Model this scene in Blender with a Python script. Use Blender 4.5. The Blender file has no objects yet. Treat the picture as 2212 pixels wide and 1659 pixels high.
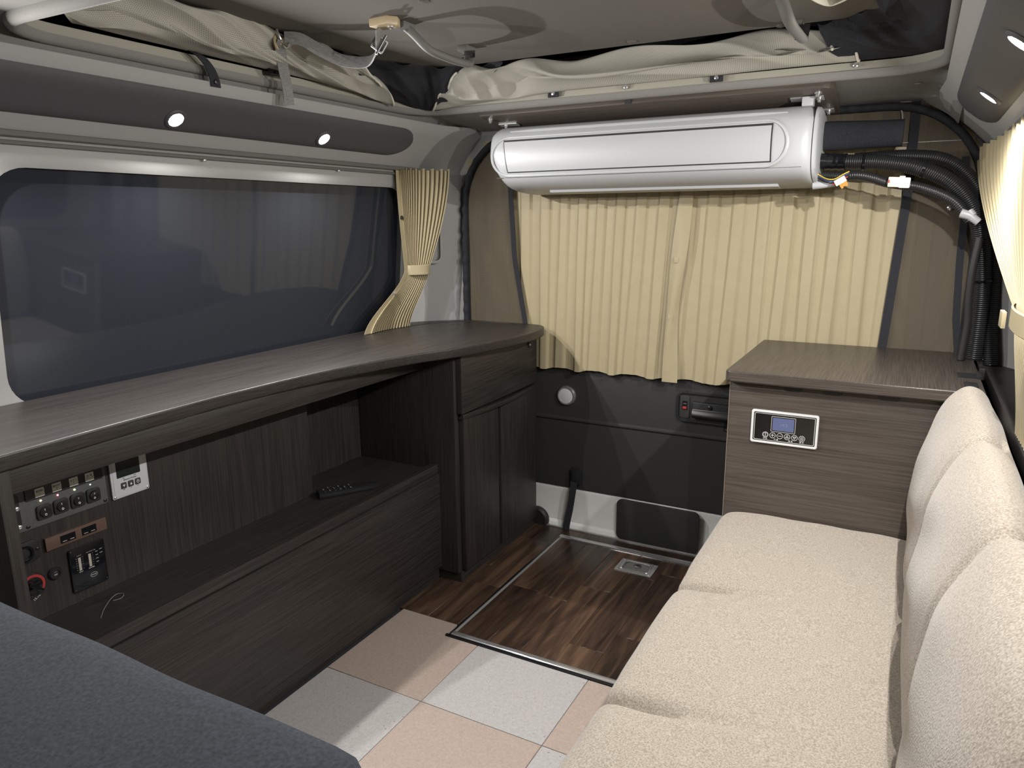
import bpy, bmesh, math, random
from mathutils import Vector, Matrix
random.seed(7)
SC = bpy.context.scene
COL = SC.collection
PI = math.pi

# ------------------------------------------------------------------ camera
cam_d = bpy.data.cameras.new('camera')
cam = bpy.data.objects.new('camera', cam_d); COL.objects.link(cam)
cam_d.sensor_width = 36.0
cam_d.lens = 36.0 * 1577.7 / 2212.0
cam_d.clip_start = 0.02
_yaw, _pit, _rol = math.radians(-28.59), math.radians(12.70), math.radians(-0.455)
_f = Vector((math.sin(_yaw)*math.cos(_pit), math.cos(_yaw)*math.cos(_pit), -math.sin(_pit)))
_r = Vector((math.cos(_yaw), -math.sin(_yaw), 0)); _u = _r.cross(_f)
_r2 = _r*math.cos(_rol) + _u*math.sin(_rol); _u2 = -_r*math.sin(_rol) + _u*math.cos(_rol)
_m = Matrix((( _r2.x, _u2.x, -_f.x, 0.0), (_r2.y, _u2.y, -_f.y, 0.0), (_r2.z, _u2.z, -_f.z, 1.05), (0, 0, 0, 1)))
cam.matrix_world = _m
SC.camera = cam

# ------------------------------------------------------------------ world, exposure
W = bpy.data.worlds.new('night'); SC.world = W; W.use_nodes = True
W.node_tree.nodes['Background'].inputs[0].default_value = (0.55, 0.62, 0.75, 1)
W.node_tree.nodes['Background'].inputs[1].default_value = 0.02
SC.view_settings.view_transform = 'Standard'; SC.view_settings.look = 'None'
SC.view_settings.gamma = 1.0; SC.view_settings.exposure = 0.90
SC.view_settings.use_curve_mapping = False
LAMP_W = 3.3            # watts of one LED spot lamp
LAMP_COL = (1.0, 0.975, 0.95)

# ------------------------------------------------------------------ materials
MATS = {}
def nd(nt, t, **k):
    n = nt.nodes.new(t)
    for a, b in k.items(): setattr(n, a, b)
    return n
def mat(name, col, rough=0.5, metal=0.0, spec=0.5, **k):
    if name in MATS: return MATS[name]
    m = bpy.data.materials.new(name); m.use_nodes = True
    b = m.node_tree.nodes['Principled BSDF']
    b.inputs['Base Color'].default_value = (*col, 1); b.inputs['Roughness'].default_value = rough
    b.inputs['Metallic'].default_value = metal; b.inputs['Specular IOR Level'].default_value = spec
    for a, v in k.items(): b.inputs[a.replace('_', ' ')].default_value = v
    MATS[name] = m; return m
def emis(name, col, s):
    m = mat(name, tuple(0.3*c for c in col), 0.3)
    b = m.node_tree.nodes['Principled BSDF']
    b.inputs['Emission Color'].default_value = (*col, 1); b.inputs['Emission Strength'].default_value = s
    return m
def coords(nt, scale, kind='Object', rot=(0, 0, 0)):
    tc = nd(nt, 'ShaderNodeTexCoord'); mp = nd(nt, 'ShaderNodeMapping')
    mp.inputs['Scale'].default_value = scale; mp.inputs['Rotation'].default_value = rot
    nt.links.new(tc.outputs[kind], mp.inputs[0]); return mp.outputs[0]
def ramp(nt, src, stops):
    r = nd(nt, 'ShaderNodeValToRGB')
    e = r.color_ramp.elements
    while len(e) < len(stops): e.new(0.5)
    for q, (p, c) in zip(e, stops): q.position = p; q.color = (*c, 1)
    nt.links.new(src, r.inputs[0]); return r.outputs[0]
def noisy(name, c0, c1, scale, rough=0.6, bump=0.0, bdist=0.001, detail=4, lo=0.3, hi=0.7, spec=0.4, scl=(1, 1, 1), sheen=0.0, metal=0.0):
    """colour between c0 and c1 by noise, with fine relief"""
    m = mat(name, c0, rough, metal, spec); nt = m.node_tree; b = nt.nodes['Principled BSDF']
    v = coords(nt, scl); n = nd(nt, 'ShaderNodeTexNoise')
    n.inputs['Scale'].default_value = scale; n.inputs['Detail'].default_value = detail
    nt.links.new(v, n.inputs['Vector'])
    nt.links.new(ramp(nt, n.outputs[0], [(lo, c0), (hi, c1)]), b.inputs['Base Color'])
    if bump:
        bp = nd(nt, 'ShaderNodeBump'); bp.inputs['Strength'].default_value = bump; bp.inputs['Distance'].default_value = bdist
        nt.links.new(n.outputs[0], bp.inputs['Height']); nt.links.new(bp.outputs[0], b.inputs['Normal'])
    if sheen: b.inputs['Sheen Weight'].default_value = sheen
    return m
def wood(name, dark, light, along, rough=0.42, rnd=0.0, fine=420, bump=0.35, spec=0.5):
    """straight fine grain along one axis"""
    m = mat(name, dark, rough, 0, spec); nt = m.node_tree; b = nt.nodes['Principled BSDF']
    s = [fine]*3; s[along] = 7.0
    v = coords(nt, tuple(s)); n = nd(nt, 'ShaderNodeTexNoise'); n.inputs['Scale'].default_value = 1.0; n.inputs['Detail'].default_value = 3
    s2 = [38.0]*3; s2[along] = 1.6
    v2 = coords(nt, tuple(s2)); n2 = nd(nt, 'ShaderNodeTexNoise'); n2.inputs['Scale'].default_value = 1.0; n2.inputs['Detail'].default_value = 5
    n2.inputs['Distortion'].default_value = 0.6
    nt.links.new(v, n.inputs['Vector']); nt.links.new(v2, n2.inputs['Vector'])
    h = nd(nt, 'ShaderNodeMix'); h.inputs[0].default_value = 0.20
    nt.links.new(n.outputs[0], h.inputs[2]); nt.links.new(n2.outputs[0], h.inputs[3])
    src = h.outputs[0]
    col = ramp(nt, src, [(0.37, dark), (0.63, light)])
    if rnd:
        oi = nd(nt, 'ShaderNodeObjectInfo'); mr = nd(nt, 'ShaderNodeMapRange')
        mr.inputs['To Min'].default_value = 1 - rnd; mr.inputs['To Max'].default_value = 1 + rnd
        nt.links.new(oi.outputs['Random'], mr.inputs[0])
        mm = nd(nt, 'ShaderNodeVectorMath', operation='SCALE'); nt.links.new(col, mm.inputs[0]); nt.links.new(mr.outputs[0], mm.inputs['Scale']); col = mm.outputs[0]
    nt.links.new(col, b.inputs['Base Color'])
    bp = nd(nt, 'ShaderNodeBump'); bp.inputs['Strength'].default_value = bump; bp.inputs['Distance'].default_value = 0.0006
    nt.links.new(n.outputs[0], bp.inputs['Height']); nt.links.new(bp.outputs[0], b.inputs['Normal'])
    return m
def plankwood(name):
    """dark brown plank with drawn-out figure, every plank of its own tone"""
    m = mat(name, (0.05, 0.03, 0.02), 0.26, 0, 0.5); nt = m.node_tree; b = nt.nodes['Principled BSDF']
    oi = nd(nt, 'ShaderNodeObjectInfo'); tc = nd(nt, 'ShaderNodeTexCoord')
    off = nd(nt, 'ShaderNodeVectorMath', operation='SCALE'); cmb = nd(nt, 'ShaderNodeCombineXYZ')
    for i in range(3): nt.links.new(oi.outputs['Random'], cmb.inputs[i])
    nt.links.new(cmb.outputs[0], off.inputs[0]); off.inputs['Scale'].default_value = 9.0
    ad = nd(nt, 'ShaderNodeVectorMath', operation='ADD'); nt.links.new(tc.outputs['Object'], ad.inputs[0]); nt.links.new(off.outputs[0], ad.inputs[1])
    mp = nd(nt, 'ShaderNodeMapping'); mp.inputs['Scale'].default_value = (26, 2.4, 1); nt.links.new(ad.outputs[0], mp.inputs[0])
    n = nd(nt, 'ShaderNodeTexNoise'); n.inputs['Scale'].default_value = 1.0; n.inputs['Detail'].default_value = 6; n.inputs['Distortion'].default_value = 1.3
    nt.links.new(mp.outputs[0], n.inputs['Vector'])
    col = ramp(nt, n.outputs[0], [(0.30, (0.022, 0.014, 0.011)), (0.50, (0.062, 0.037, 0.025)), (0.68, (0.125, 0.075, 0.046))])
    mr = nd(nt, 'ShaderNodeMapRange'); mr.inputs['To Min'].default_value = 0.5; mr.inputs['To Max'].default_value = 1.05
    nt.links.new(oi.outputs['Random'], mr.inputs[0])
    mm = nd(nt, 'ShaderNodeVectorMath', operation='SCALE'); nt.links.new(col, mm.inputs[0]); nt.links.new(mr.outputs[0], mm.inputs['Scale'])
    nt.links.new(mm.outputs[0], b.inputs['Base Color'])
    return m
def vinyl(name, c0, c1, fleck):
    """speckled floor tile"""
    m = mat(name, c0, 0.5, 0, 0.4); nt = m.node_tree; b = nt.nodes['Principled BSDF']
    v = coords(nt, (1, 1, 1)); n = nd(nt, 'ShaderNodeTexNoise'); n.inputs['Scale'].default_value = 220; n.inputs['Detail'].default_value = 5
    n.inputs['Distortion'].default_value = 1.2; nt.links.new(v, n.inputs['Vector'])
    base = ramp(nt, n.outputs[0], [(0.35, c0), (0.65, c1)])
    n2 = nd(nt, 'ShaderNodeTexNoise'); n2.inputs['Scale'].default_value = 110; n2.inputs['Detail'].default_value = 2; n2.inputs['Distortion'].default_value = 2.5
    nt.links.new(v, n2.inputs['Vector'])
    f = ramp(nt, n2.outputs[0], [(0.695, (0, 0, 0)), (0.72, (1, 1, 1))])
    mx = nd(nt, 'ShaderNodeMix', data_type='RGBA'); nt.links.new(f, mx.inputs['Factor'])
    nt.links.new(base, mx.inputs['A']); mx.inputs['B'].default_value = (*fleck, 1)
    nt.links.new(mx.outputs['Result'], b.inputs['Base Color'])
    bp = nd(nt, 'ShaderNodeBump'); bp.inputs['Strength'].default_value = 0.15; bp.inputs['Distance'].default_value = 0.0005
    nt.links.new(n.outputs[0], bp.inputs['Height']); nt.links.new(bp.outputs[0], b.inputs['Normal'])
    return m
def netting(name, thread, hole, pitch, open_alpha, rough=0.8, thr=0.35):
    """woven mesh from the sheet's own UVs (metres): threads with holes between"""
    m = mat(name, thread, rough, 0, 0.2); nt = m.node_tree; b = nt.nodes['Principled BSDF']
    tc = nd(nt, 'ShaderNodeTexCoord'); sx = nd(nt, 'ShaderNodeSeparateXYZ'); nt.links.new(tc.outputs['UV'], sx.inputs[0])
    outs = []
    for i in (0, 1):
        a = nd(nt, 'ShaderNodeMath', operation='MULTIPLY'); a.inputs[1].default_value = 2*PI/pitch
        s = nd(nt, 'ShaderNodeMath', operation='SINE'); nt.links.new(sx.outputs[i], a.inputs[0]); nt.links.new(a.outputs[0], s.inputs[0]); outs.append(s)
    pr = nd(nt, 'ShaderNodeMath', operation='MULTIPLY'); 
    ad = nd(nt, 'ShaderNodeMath', operation='ADD'); nt.links.new(outs[0].outputs[0], ad.inputs[0]); nt.links.new(outs[1].outputs[0], ad.inputs[1])
    nt.links.new(ad.outputs[0], pr.inputs[0]); pr.inputs[1].default_value = 0.5
    f = ramp(nt, pr.outputs[0], [(thr-0.12, (0, 0, 0)), (thr+0.12, (1, 1, 1))])
    mx = nd(nt, 'ShaderNodeMix', data_type='RGBA'); nt.links.new(f, mx.inputs['Factor']); mx.inputs['A'].default_value = (*thread, 1); mx.inputs['B'].default_value = (*hole, 1)
    nt.links.new(mx.outputs['Result'], b.inputs['Base Color'])
    if open_alpha < 1:
        mr = nd(nt, 'ShaderNodeMapRange'); mr.inputs['To Min'].default_value = 1.0; mr.inputs['To Max'].default_value = open_alpha
        nt.links.new(f, mr.inputs[0]); nt.links.new(mr.outputs[0], b.inputs['Alpha'])
    return m

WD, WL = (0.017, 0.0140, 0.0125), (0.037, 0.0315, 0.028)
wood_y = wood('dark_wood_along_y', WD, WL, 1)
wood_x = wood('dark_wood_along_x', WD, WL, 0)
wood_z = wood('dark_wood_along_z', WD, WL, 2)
wood_brown_x = wood('brown_wood_along_x', (0.062, 0.049, 0.040), (0.108, 0.089, 0.075), 0, 0.42)  # lighter brown wood of the right cabinet and mounting board
wood_brown_y = wood('brown_wood_along_y', (0.036, 0.029, 0.024), (0.062, 0.051, 0.043), 1, 0.36)
plank_m = plankwood('plank_wood')
tile_pink = vinyl('tile_beige', (0.32, 0.256, 0.215), (0.385, 0.315, 0.270), (0.30, 0.23, 0.19))
tile_grey = vinyl('tile_grey', (0.335, 0.318, 0.309), (0.41, 0.394, 0.385), (0.17, 0.14, 0.125))
headliner = noisy('grey_headliner', (0.205, 0.199, 0.188), (0.24, 0.233, 0.22), 700, 0.9, 0.25, 0.0006)
roofcloth = noisy('taupe_roof_cloth', (0.115, 0.106, 0.091), (0.142, 0.131, 0.112), 800, 0.95, 0.3, 0.0006)
pillar_m = noisy('grey_trim_plastic', (0.33, 0.328, 0.32), (0.36, 0.358, 0.35), 500, 0.6, 0.1, 0.0004)
black_trim = noisy('black_door_trim', (0.027, 0.027, 0.027), (0.036, 0.036, 0.036), 900, 0.55, 0.25, 0.0004)
black_pl = mat('black_plastic', (0.018, 0.018, 0.019), 0.35)
black_gloss = mat('black_gloss', (0.008, 0.008, 0.010), 0.12)
black_rubber = mat('black_rubber', (0.015, 0.015, 0.015), 0.55)
black_cloth = noisy('black_cloth', (0.024, 0.025, 0.030), (0.040, 0.041, 0.047), 420, 0.92, 0.3, 0.0008, spec=0.15)
bar_m = noisy('charcoal_bar_cloth', (0.060, 0.060, 0.065), (0.082, 0.082, 0.088), 700, 0.6, 0.15, 0.0005)
white_pl = mat('white_plastic', (0.475, 0.485, 0.50), 0.36, 0, 0.5)
white_paint = mat('white_paint', (0.90, 0.91, 0.87), 0.12, 0, 0.5, Coat_Weight=0.5)
grey_pl = mat('grey_plastic', (0.15, 0.146, 0.136), 0.6, 0, 0.3)
steel = noisy('brushed_steel', (0.55, 0.55, 0.54), (0.66, 0.66, 0.65), 300, 0.38, 0.05, 0.0003, metal=0.7)
chrome = mat('chrome', (0.75, 0.75, 0.76), 0.2, 0.85)
glass_m = mat('tinted_glass', (0.028, 0.032, 0.041), 0.04, 0, 0.5, IOR=1.5)
seat_m = noisy('beige_boucle', (0.215, 0.181, 0.142), (0.375, 0.334, 0.280), 430, 0.95, 0.5, 0.0014, detail=3, lo=0.33, hi=0.66, spec=0.15, sheen=0.2)
curt_m = noisy('cream_satin', (0.40, 0.34, 0.212), (0.42, 0.358, 0.226), 25, 0.5, 0.06, 0.001, spec=0.35)
mesh_m = netting('cream_mesh', (0.41, 0.397, 0.343), (0.10, 0.095, 0.08), 0.0036, 1.0, thr=0.66)
hem_m = noisy('cream_hem_tape', (0.66, 0.63, 0.53), (0.72, 0.69, 0.6), 900, 0.8, 0.2, 0.0005)
net_m = netting('brown_net', (0.125, 0.104, 0.075), (0.06, 0.05, 0.038), 0.0030, 0.30, thr=0.50)
strap_m = noisy('grey_webbing', (0.17, 0.17, 0.163), (0.25, 0.25, 0.24), 500, 0.7, 0.4, 0.0006, scl=(0.25, 0.25, 1))
beige_pl = mat('beige_plastic', (0.50, 0.40, 0.25), 0.35)
cream_metal = mat('cream_painted_lip', (0.40, 0.385, 0.32), 0.4)
fg_m = noisy('slate_seat_cloth', (0.018, 0.0215, 0.028), (0.038, 0.044, 0.055), 260, 0.85, 0.4, 0.0008, spec=0.25)
void_m = mat('dark_void', (0.02, 0.021, 0.025), 0.9)
brown_pl = mat('brown_plate', (0.105, 0.062, 0.045), 0.45)
label_m = mat('grey_label', (0.62, 0.60, 0.55), 0.6)
ink = mat('dark_ink', (0.03, 0.03, 0.035), 0.6)
print_w = mat('white_print', (0.75, 0.75, 0.75), 0.5)
print_g = mat('grey_print', (0.35, 0.35, 0.34), 0.5)
red_pl = mat('red_plastic', (0.36, 0.035, 0.035), 0.5)
darkgrey_pl = noisy('dark_grey_plate', (0.075, 0.077, 0.08), (0.095, 0.097, 0.10), 400, 0.45, 0.1, 0.0003)
lens_m = emis('led_lens', (1.0, 0.99, 0.97), 60.0)

# ------------------------------------------------------------------ geometry helpers
def box(x0, x1, y0, y1, z0, z1):
    V = [(x0, y0, z0), (x1, y0, z0), (x1, y1, z0), (x0, y1, z0), (x0, y0, z1), (x1, y0, z1), (x1, y1, z1), (x0, y1, z1)]
    return V, [(0, 3, 2, 1), (4, 5, 6, 7), (0, 1, 5, 4), (1, 2, 6, 5), (2, 3, 7, 6), (3, 0, 4, 7)]
def loft(rings, closed=True, caps=True):
    n = len(rings[0]); V = [tuple(p) for r in rings for p in r]; F = []
    for i in range(len(rings)-1):
        for j in range(n if closed else n-1):
            k = (j+1) % n
            F.append((i*n+j, i*n+k, (i+1)*n+k, (i+1)*n+j))
    if caps and closed:
        F.append(tuple(reversed(range(n)))); F.append(tuple((len(rings)-1)*n + j for j in range(n)))
    return V, F
def sheet(fn, nu, nv):
    V = [tuple(fn(i/nu, j/nv)) for i in range(nu+1) for j in range(nv+1)]; n = nv+1
    return V, [(i*n+j, (i+1)*n+j, (i+1)*n+j+1, i*n+j+1) for i in range(nu) for j in range(nv)]
def tube(pts, r, seg=10, caps=True, flat=None):
    """sweep a circle (or a flat ellipse r x flat) along points; r may be a function of the index"""
    P = [Vector(p) for p in pts]; rings = []; up = None
    for i, p in enumerate(P):
        t = (P[min(i+1, len(P)-1)] - P[max(i-1, 0)]).normalized()
        if up is None:
            up = Vector((0, 0, 1)) if abs(t.z) < 0.9 else Vector((1, 0, 0))
        up = (up - t*up.dot(t)).normalized(); s = t.cross(up)
        rr = r(i) if callable(r) else r; ff = rr if flat is None else flat
        rings.append([p + s*(math.cos(a)*rr) + up*(math.sin(a)*ff) for a in [2*PI*k/seg for k in range(seg)]])
    return loft(rings, True, caps)
def cat(pts, n=8, closed=False):
    """Catmull-Rom through points"""
    P = [Vector(p) for p in pts]; out = []; m = len(P)
    for i in range(m if closed else m-1):
        if closed: a, b, c, d = P[i-1], P[i], P[(i+1) % m], P[(i+2) % m]
        else: a, b, c, d = P[max(i-1, 0)], P[i], P[i+1], P[min(i+2, m-1)]
        for k in range(n):
            t = k/n
            out.append(0.5*((2*b) + (c-a)*t + (2*a-5*b+4*c-d)*t*t + (3*b-a-3*c+d)*t**3))
    if not closed: out.append(P[-1])
    return out
def rrect(w, h, r, seg=5):
    """rounded rectangle, centred, counter-clockwise"""
    out = []
    for cx, cy, a0 in ((w/2-r, h/2-r, 0), (-w/2+r, h/2-r, PI/2), (-w/2+r, -h/2+r, PI), (w/2-r, -h/2+r, 1.5*PI)):
        for k in range(seg+1):
            a = a0 + PI/2*k/seg; out.append((cx + r*math.cos(a), cy + r*math.sin(a)))
    return out
class Fr:
    """local frame: a to the right, b up, c out of the face"""
    def __init__(s, o, u, v): s.o, s.u, s.v = Vector(o), Vector(u), Vector(v); s.n = s.u.cross(s.v)
    def __call__(s, a, b, c=0): return s.o + s.u*a + s.v*b + s.n*c
    def at(s, a, b, c=0): return Fr(s(a, b, c), s.u, s.v)
def slab(fr, poly, c0, c1):
    return loft([[fr(a, b, c0) for a, b in poly], [fr(a, b, c1) for a, b in poly]])
def plate(fr, w, h, r, c0, c1, seg=5): return slab(fr, rrect(w, h, r, seg), c0, c1)
def circ(r, n=20, a0=0.0): return [(r*math.cos(a0+2*PI*k/n), r*math.sin(a0+2*PI*k/n)) for k in range(n)]
def disc(fr, r, c0, c1, n=20): return slab(fr, circ(r, n), c0, c1)
def dome(fr, prof, n=18):
    """lathe about the frame's normal: prof = [(radius, c)]"""
    return loft([[fr(a, b, c) for a, b in circ(max(r, 1e-5), n)] for r, c in prof])
def ringplate(fr, outer, inner, c0, c1):
    n = len(outer); R = [[fr(a, b, c) for a, b in p] for p, c in ((outer, c0), (outer, c1), (inner, c1), (inner, c0))]
    V = [tuple(p) for r in R for p in r]; F = []
    for i in range(4):
        k = (i+1) % 4
        for j in range(n): F.append((i*n+j, i*n+(j+1) % n, k*n+(j+1) % n, k*n+j))
    return V, F

ORG = {}
def obj(name, geos, m, parent=None, bevel=0.0, seg=2, smooth=True, angle=38, uv=None, thick=0.0, origin=None):
    """one mesh object; geometry is given in world coordinates"""
    if isinstance(geos, tuple): geos = [geos]
    V, F = [], []
    for v, f in geos:
        b = len(V); V += [tuple(p) for p in v]; F += [tuple(i+b for i in q) for q in f]
    if parent is not None:
        o0 = Vector((0, 0, 0)); p = ORG[parent.name]
        org = Vector(origin) if origin else p
        loc = org - p
    else:
        xs, ys, zs = zip(*V); org = Vector(((min(xs)+max(xs))/2, (min(ys)+max(ys))/2, min(zs))); loc = org
    me = bpy.data.meshes.new(name)
    me.from_pydata([tuple(Vector(p)-org) for p in V], [], F)
    bm = bmesh.new(); bm.from_mesh(me)
    if uv is None: bmesh.ops.recalc_face_normals(bm, faces=bm.faces)
    if bevel:
        ed = [e for e in bm.edges if len(e.link_faces) == 2 and e.calc_face_angle(0) > math.radians(30)]
        bmesh.ops.bevel(bm, geom=ed, offset=bevel, segments=seg, profile=0.6, affect='EDGES', clamp_overlap=True)
    if thick:
        bm.faces.ensure_lookup_table()
        bmesh.ops.solidify(bm, geom=list(bm.faces), thickness=thick)
    bm.to_mesh(me); bm.free()
    if uv:
        L = me.uv_layers.new(name='UVMap')
        for lp in me.loops: L.data[lp.index].uv = uv[lp.vertex_index]
    if smooth:
        me.shade_smooth(); me.set_sharp_from_angle(angle=math.radians(angle))
    me.materials.append(m)
    o = bpy.data.objects.new(name, me); COL.objects.link(o); o.location = loc
    if parent is not None: o.parent = parent
    ORG[o.name] = org
    return o
def thing(name, label, cat_, loc, group=None):
    o = bpy.data.objects.new(name, None); COL.objects.link(o); o.location = loc; o.empty_display_size = 0.05
    o['label'] = label; o['category'] = cat_
    if group: o['group'] = group
    ORG[o.name] = Vector(loc); return o
def tag(o, label, cat_, group=None):
    o['label'] = label; o['category'] = cat_
    if group: o['group'] = group
    return o
def struct(o, label=None):
    o['kind'] = 'structure'
    if label: o['label'] = label
    return o
def sroot(name, loc, label=None):
    o = bpy.data.objects.new(name, None); COL.objects.link(o); o.location = loc; ORG[o.name] = Vector(loc); return struct(o, label)
def text(body, size, fr, m, parent, name='lettering', align='CENTER', depth=0.0002):
    cu = bpy.data.curves.new('t', 'FONT'); cu.body = body; cu.size = size; cu.align_x = align; cu.align_y = 'CENTER'; cu.extrude = depth; cu.resolution_u = 3
    t = bpy.data.objects.new('t', cu); COL.objects.link(t)
    dg = bpy.context.evaluated_depsgraph_get(); me = bpy.data.meshes.new_from_object(t.evaluated_get(dg))
    V = [fr(v.co.x, v.co.y, v.co.z) for v in me.vertices]; F = [tuple(p.vertices) for p in me.polygons]
    bpy.data.objects.remove(t); bpy.data.curves.remove(cu); bpy.data.meshes.remove(me)
    if not F: return None
    return obj(name, (V, F), m, parent, smooth=False)
def wav(x, k): return math.sin(x*k[0]+k[1])*0.6 + math.sin(x*k[0]*1.73+k[2])*0.4
def lerp(a, b, t): return a+(b-a)*t
def pw(x, pts):
    if x <= pts[0][0]: return pts[0][1]
    for (a, b), (c, d) in zip(pts, pts[1:]):
        if x <= c: return lerp(b, d, (x-a)/(c-a))
    return pts[-1][1]
def sm(t): t = max(0.0, min(1.0, t)); return t*t*(3-2*t)
def screw(fr, r, parent, m=chrome, name='screw'):
    return obj(name, [dome(fr, [(r, 0), (r, r*0.35), (r*0.7, r*0.6), (r*0.35, r*0.65), (r*0.3, r*0.35), (0, r*0.35)], 12)], m, parent)

# ================================================================== THE SETTING
XL = [(0, -1.50), (0.71, -1.50), (1.14, -1.459), (1.20, -1.447), (1.238, -1.410), (1.312, -1.335), (1.36, -1.315), (1.40, -1.30)]
XR = [(0, 0.25), (0.71, 0.25), (1.14, 0.190), (1.20, 0.160), (1.24, 0.125), (1.30, 0.048), (1.34, 0.020), (1.40, 0.015)]
def xl(y, z): return pw(z, XL) + 0.122*sm((y-1.97)/0.20)*(1-0.5*sm((z-1.08)/0.2))
def xr(y, z): return pw(z, XR) - 0.10*sm((y-1.97)/0.20)*(1-0.8*sm((z-0.95)/0.25))
YB, YF = 2.155, -0.95       # rear wall plane, front end closed by an added wall
def around(poly, c, rect, n_rings, fn, closed=True):
    """rings from a hole outline out to a rectangle; fn maps (a, b, t) to a point"""
    a0, a1, b0, b1 = rect; rings = []
    outer = []
    for a, b in poly:
        dx, dy = a-c[0], b-c[1]; s = 1e9
        if dx > 1e-9: s = min(s, (a1-c[0])/dx)
        if dx < -1e-9: s = min(s, (a0-c[0])/dx)
        if dy > 1e-9: s = min(s, (b1-c[1])/dy)
        if dy < -1e-9: s = min(s, (b0-c[1])/dy)
        outer.append((c[0]+dx*s, c[1]+dy*s))
    for i in range(n_rings+1):
        t = i/n_rings; rings.append([fn(lerp(p[0], q[0], t), lerp(p[1], q[1], t), t) for p, q in zip(poly, outer)])
    return loft(rings, True, False)
def dense(poly, step):
    out = []
    for (a, b), (c, d) in zip(poly, poly[1:]+poly[:1]):
        n = max(1, int(math.hypot(c-a, d-b)/step)); out += [(lerp(a, c, k/n), lerp(b, d, k/n)) for k in range(n)]
    return out
def shift(poly, dx, dy): return [(a+dx, b+dy) for a, b in poly]

# floor slab -------------------------------------------------------
floor = obj('floor', box(-1.52, 0.30, YF, 2.175, -0.06, -0.0065), void_m); struct(floor, 'van floor under tiles and planks')
GX, GY, S = -0.8726, 1.163, 0.3013      # tile grid
tiles = []
for i in range(-1, 2):
    for j in range(-7, 1):
        x0, x1, y0, y1 = GX+i*S, GX+(i+1)*S, GY+j*S, GY+(j+1)*S
        x0 = max(x0, -1.148); m = tile_pink if (i+j) % 2 else tile_grey
        g = 0.0007
        if j == 0 and i == -1:      # cut round the hatch corner
            poly = [(x0+g, y0+g), (x1-g, y0+g), (x1-g, 1.409), (-0.972, 1.409), (-0.972, 1.4685), (x0+g, 1.4685)]
            z = Fr((0, 0, 0), (1, 0, 0), (0, 1, 0)); geo = slab(z, poly, -0.006, 0.0)
        else:
            geo = box(x0+g, x1-g, y0+g, min(y1, 1.41)-g, -0.006, 0.0)
        obj('floor_tile', geo, m, floor, bevel=0.0006, seg=1)
# planks beside and behind the hatch
def planks(x0, x1, y0, y1, w, ln, parent, z1, seedy):
    rnd = random.Random(seedy); x = x0
    while x < x1-0.004:
        xe = min(x+w, x1); y = y0 - rnd.random()*ln*0.8
        while y < y1:
            ye = y + ln*rnd.uniform(0.8, 1.15); a, b = max(y, y0), min(ye, y1)
            if b-a > 0.01: obj('plank', box(x+0.0003, xe-0.0003, a+0.0003, b-0.0003, z1-0.006, z1), plank_m, parent, bevel=0.0004, seg=1)
            y = ye
        x = xe
planks(-1.16, -0.9665, 1.4695, 2.165, 0.094, 0.42, floor, -0.0002, 3)
planks(-0.9665, -0.30, 2.113, 2.165, 0.094, 0.42, floor, -0.0002, 4)
sill = obj('trim_1', [box(-1.07, -0.2, 2.162, 2.172, -0.004, 0.004)], steel, bevel=0.002); struct(sill, 'silver door sill strip at the rear edge of the floor')

# floor hatch (lifts out) -----------------------------------------
hatch = thing('floor_hatch', 'dark wood plank floor hatch with silver metal edge strips', 'floor hatch', (-0.62, 1.76, -0.006))
planks(-0.9535, -0.30, 1.436, 2.088, 0.0935, 0.46, hatch, 0.0, 11)
obj('hatch_board', box(-0.955, -0.30, 1.434, 2.09, -0.0064, -0.0055), void_m, hatch)
obj('edge_strip', [box(-0.962, -0.30, 1.4185, 1.4355, -0.006, 0.0045)], chrome, hatch, bevel=0.004, seg=3)
obj('edge_strip', [box(-0.962, -0.30, 2.089, 2.0985, -0.006, 0.0045)], chrome, hatch, bevel=0.0025)
obj('edge_strip', [box(-0.9615, -0.9545, 1.436, 2.089, -0.006, 0.0015)], steel, hatch, bevel=0.0012)
fr_ = thing('hatch_frame', 'black and silver metal frame set in the floor around the plank hatch', 'frame', (-0.62, 1.76, -0.006))
obj('frame_rail', [box(-0.972, -0.30, 1.4105, 1.418, -0.006, 0.0030)], black_gloss, fr_, bevel=0.001)
obj('frame_rail', [box(-0.966, -0.30, 2.0990, 2.1125, -0.006, 0.0022)], steel, fr_, bevel=0.001)
obj('frame_rail', [box(-0.9665, -0.9620, 1.4185, 2.0985, -0.006, 0.0018)], black_gloss, fr_, bevel=0.0008)
h = Fr((-0.658, 1.998, 0.0002), (1, 0, 0), (0, 1, 0))
fh = thing('flush_handle', 'silver flush pull handle set in the plank hatch', 'handle', (-0.658, 1.998, 0))
obj('base_plate', ringplate(h, rrect(0.116, 0.082, 0.003, 5), rrect(0.082, 0.044, 0.006, 5), 0, 0.002), steel, fh, bevel=0.0005)
obj('recess', plate(h, 0.083, 0.045, 0.006, -0.0002, 0.0006), grey_pl, fh)
obj('finger_dip', disc(h.at(0, 0.008), 0.013, 0.0003, 0.0012, 18), black_pl, fh)
obj('bail', tube(cat([h(-0.040, -0.026, 0.002), h(-0.040, 0.012, 0.005), h(-0.030, 0.020, 0.007), h(0, 0.0205, 0.007), h(0.030, 0.020, 0.007), h(0.040, 0.012, 0.005), h(0.040, -0.026, 0.002)], 5), 0.003, 8), chrome, fh)
for a, b in ((-0.05, -0.034), (0.05, -0.034), (-0.05, 0.034), (0.05, 0.034)): screw(h.at(a, b, 0.002), 0.0028, fh, steel)

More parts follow.
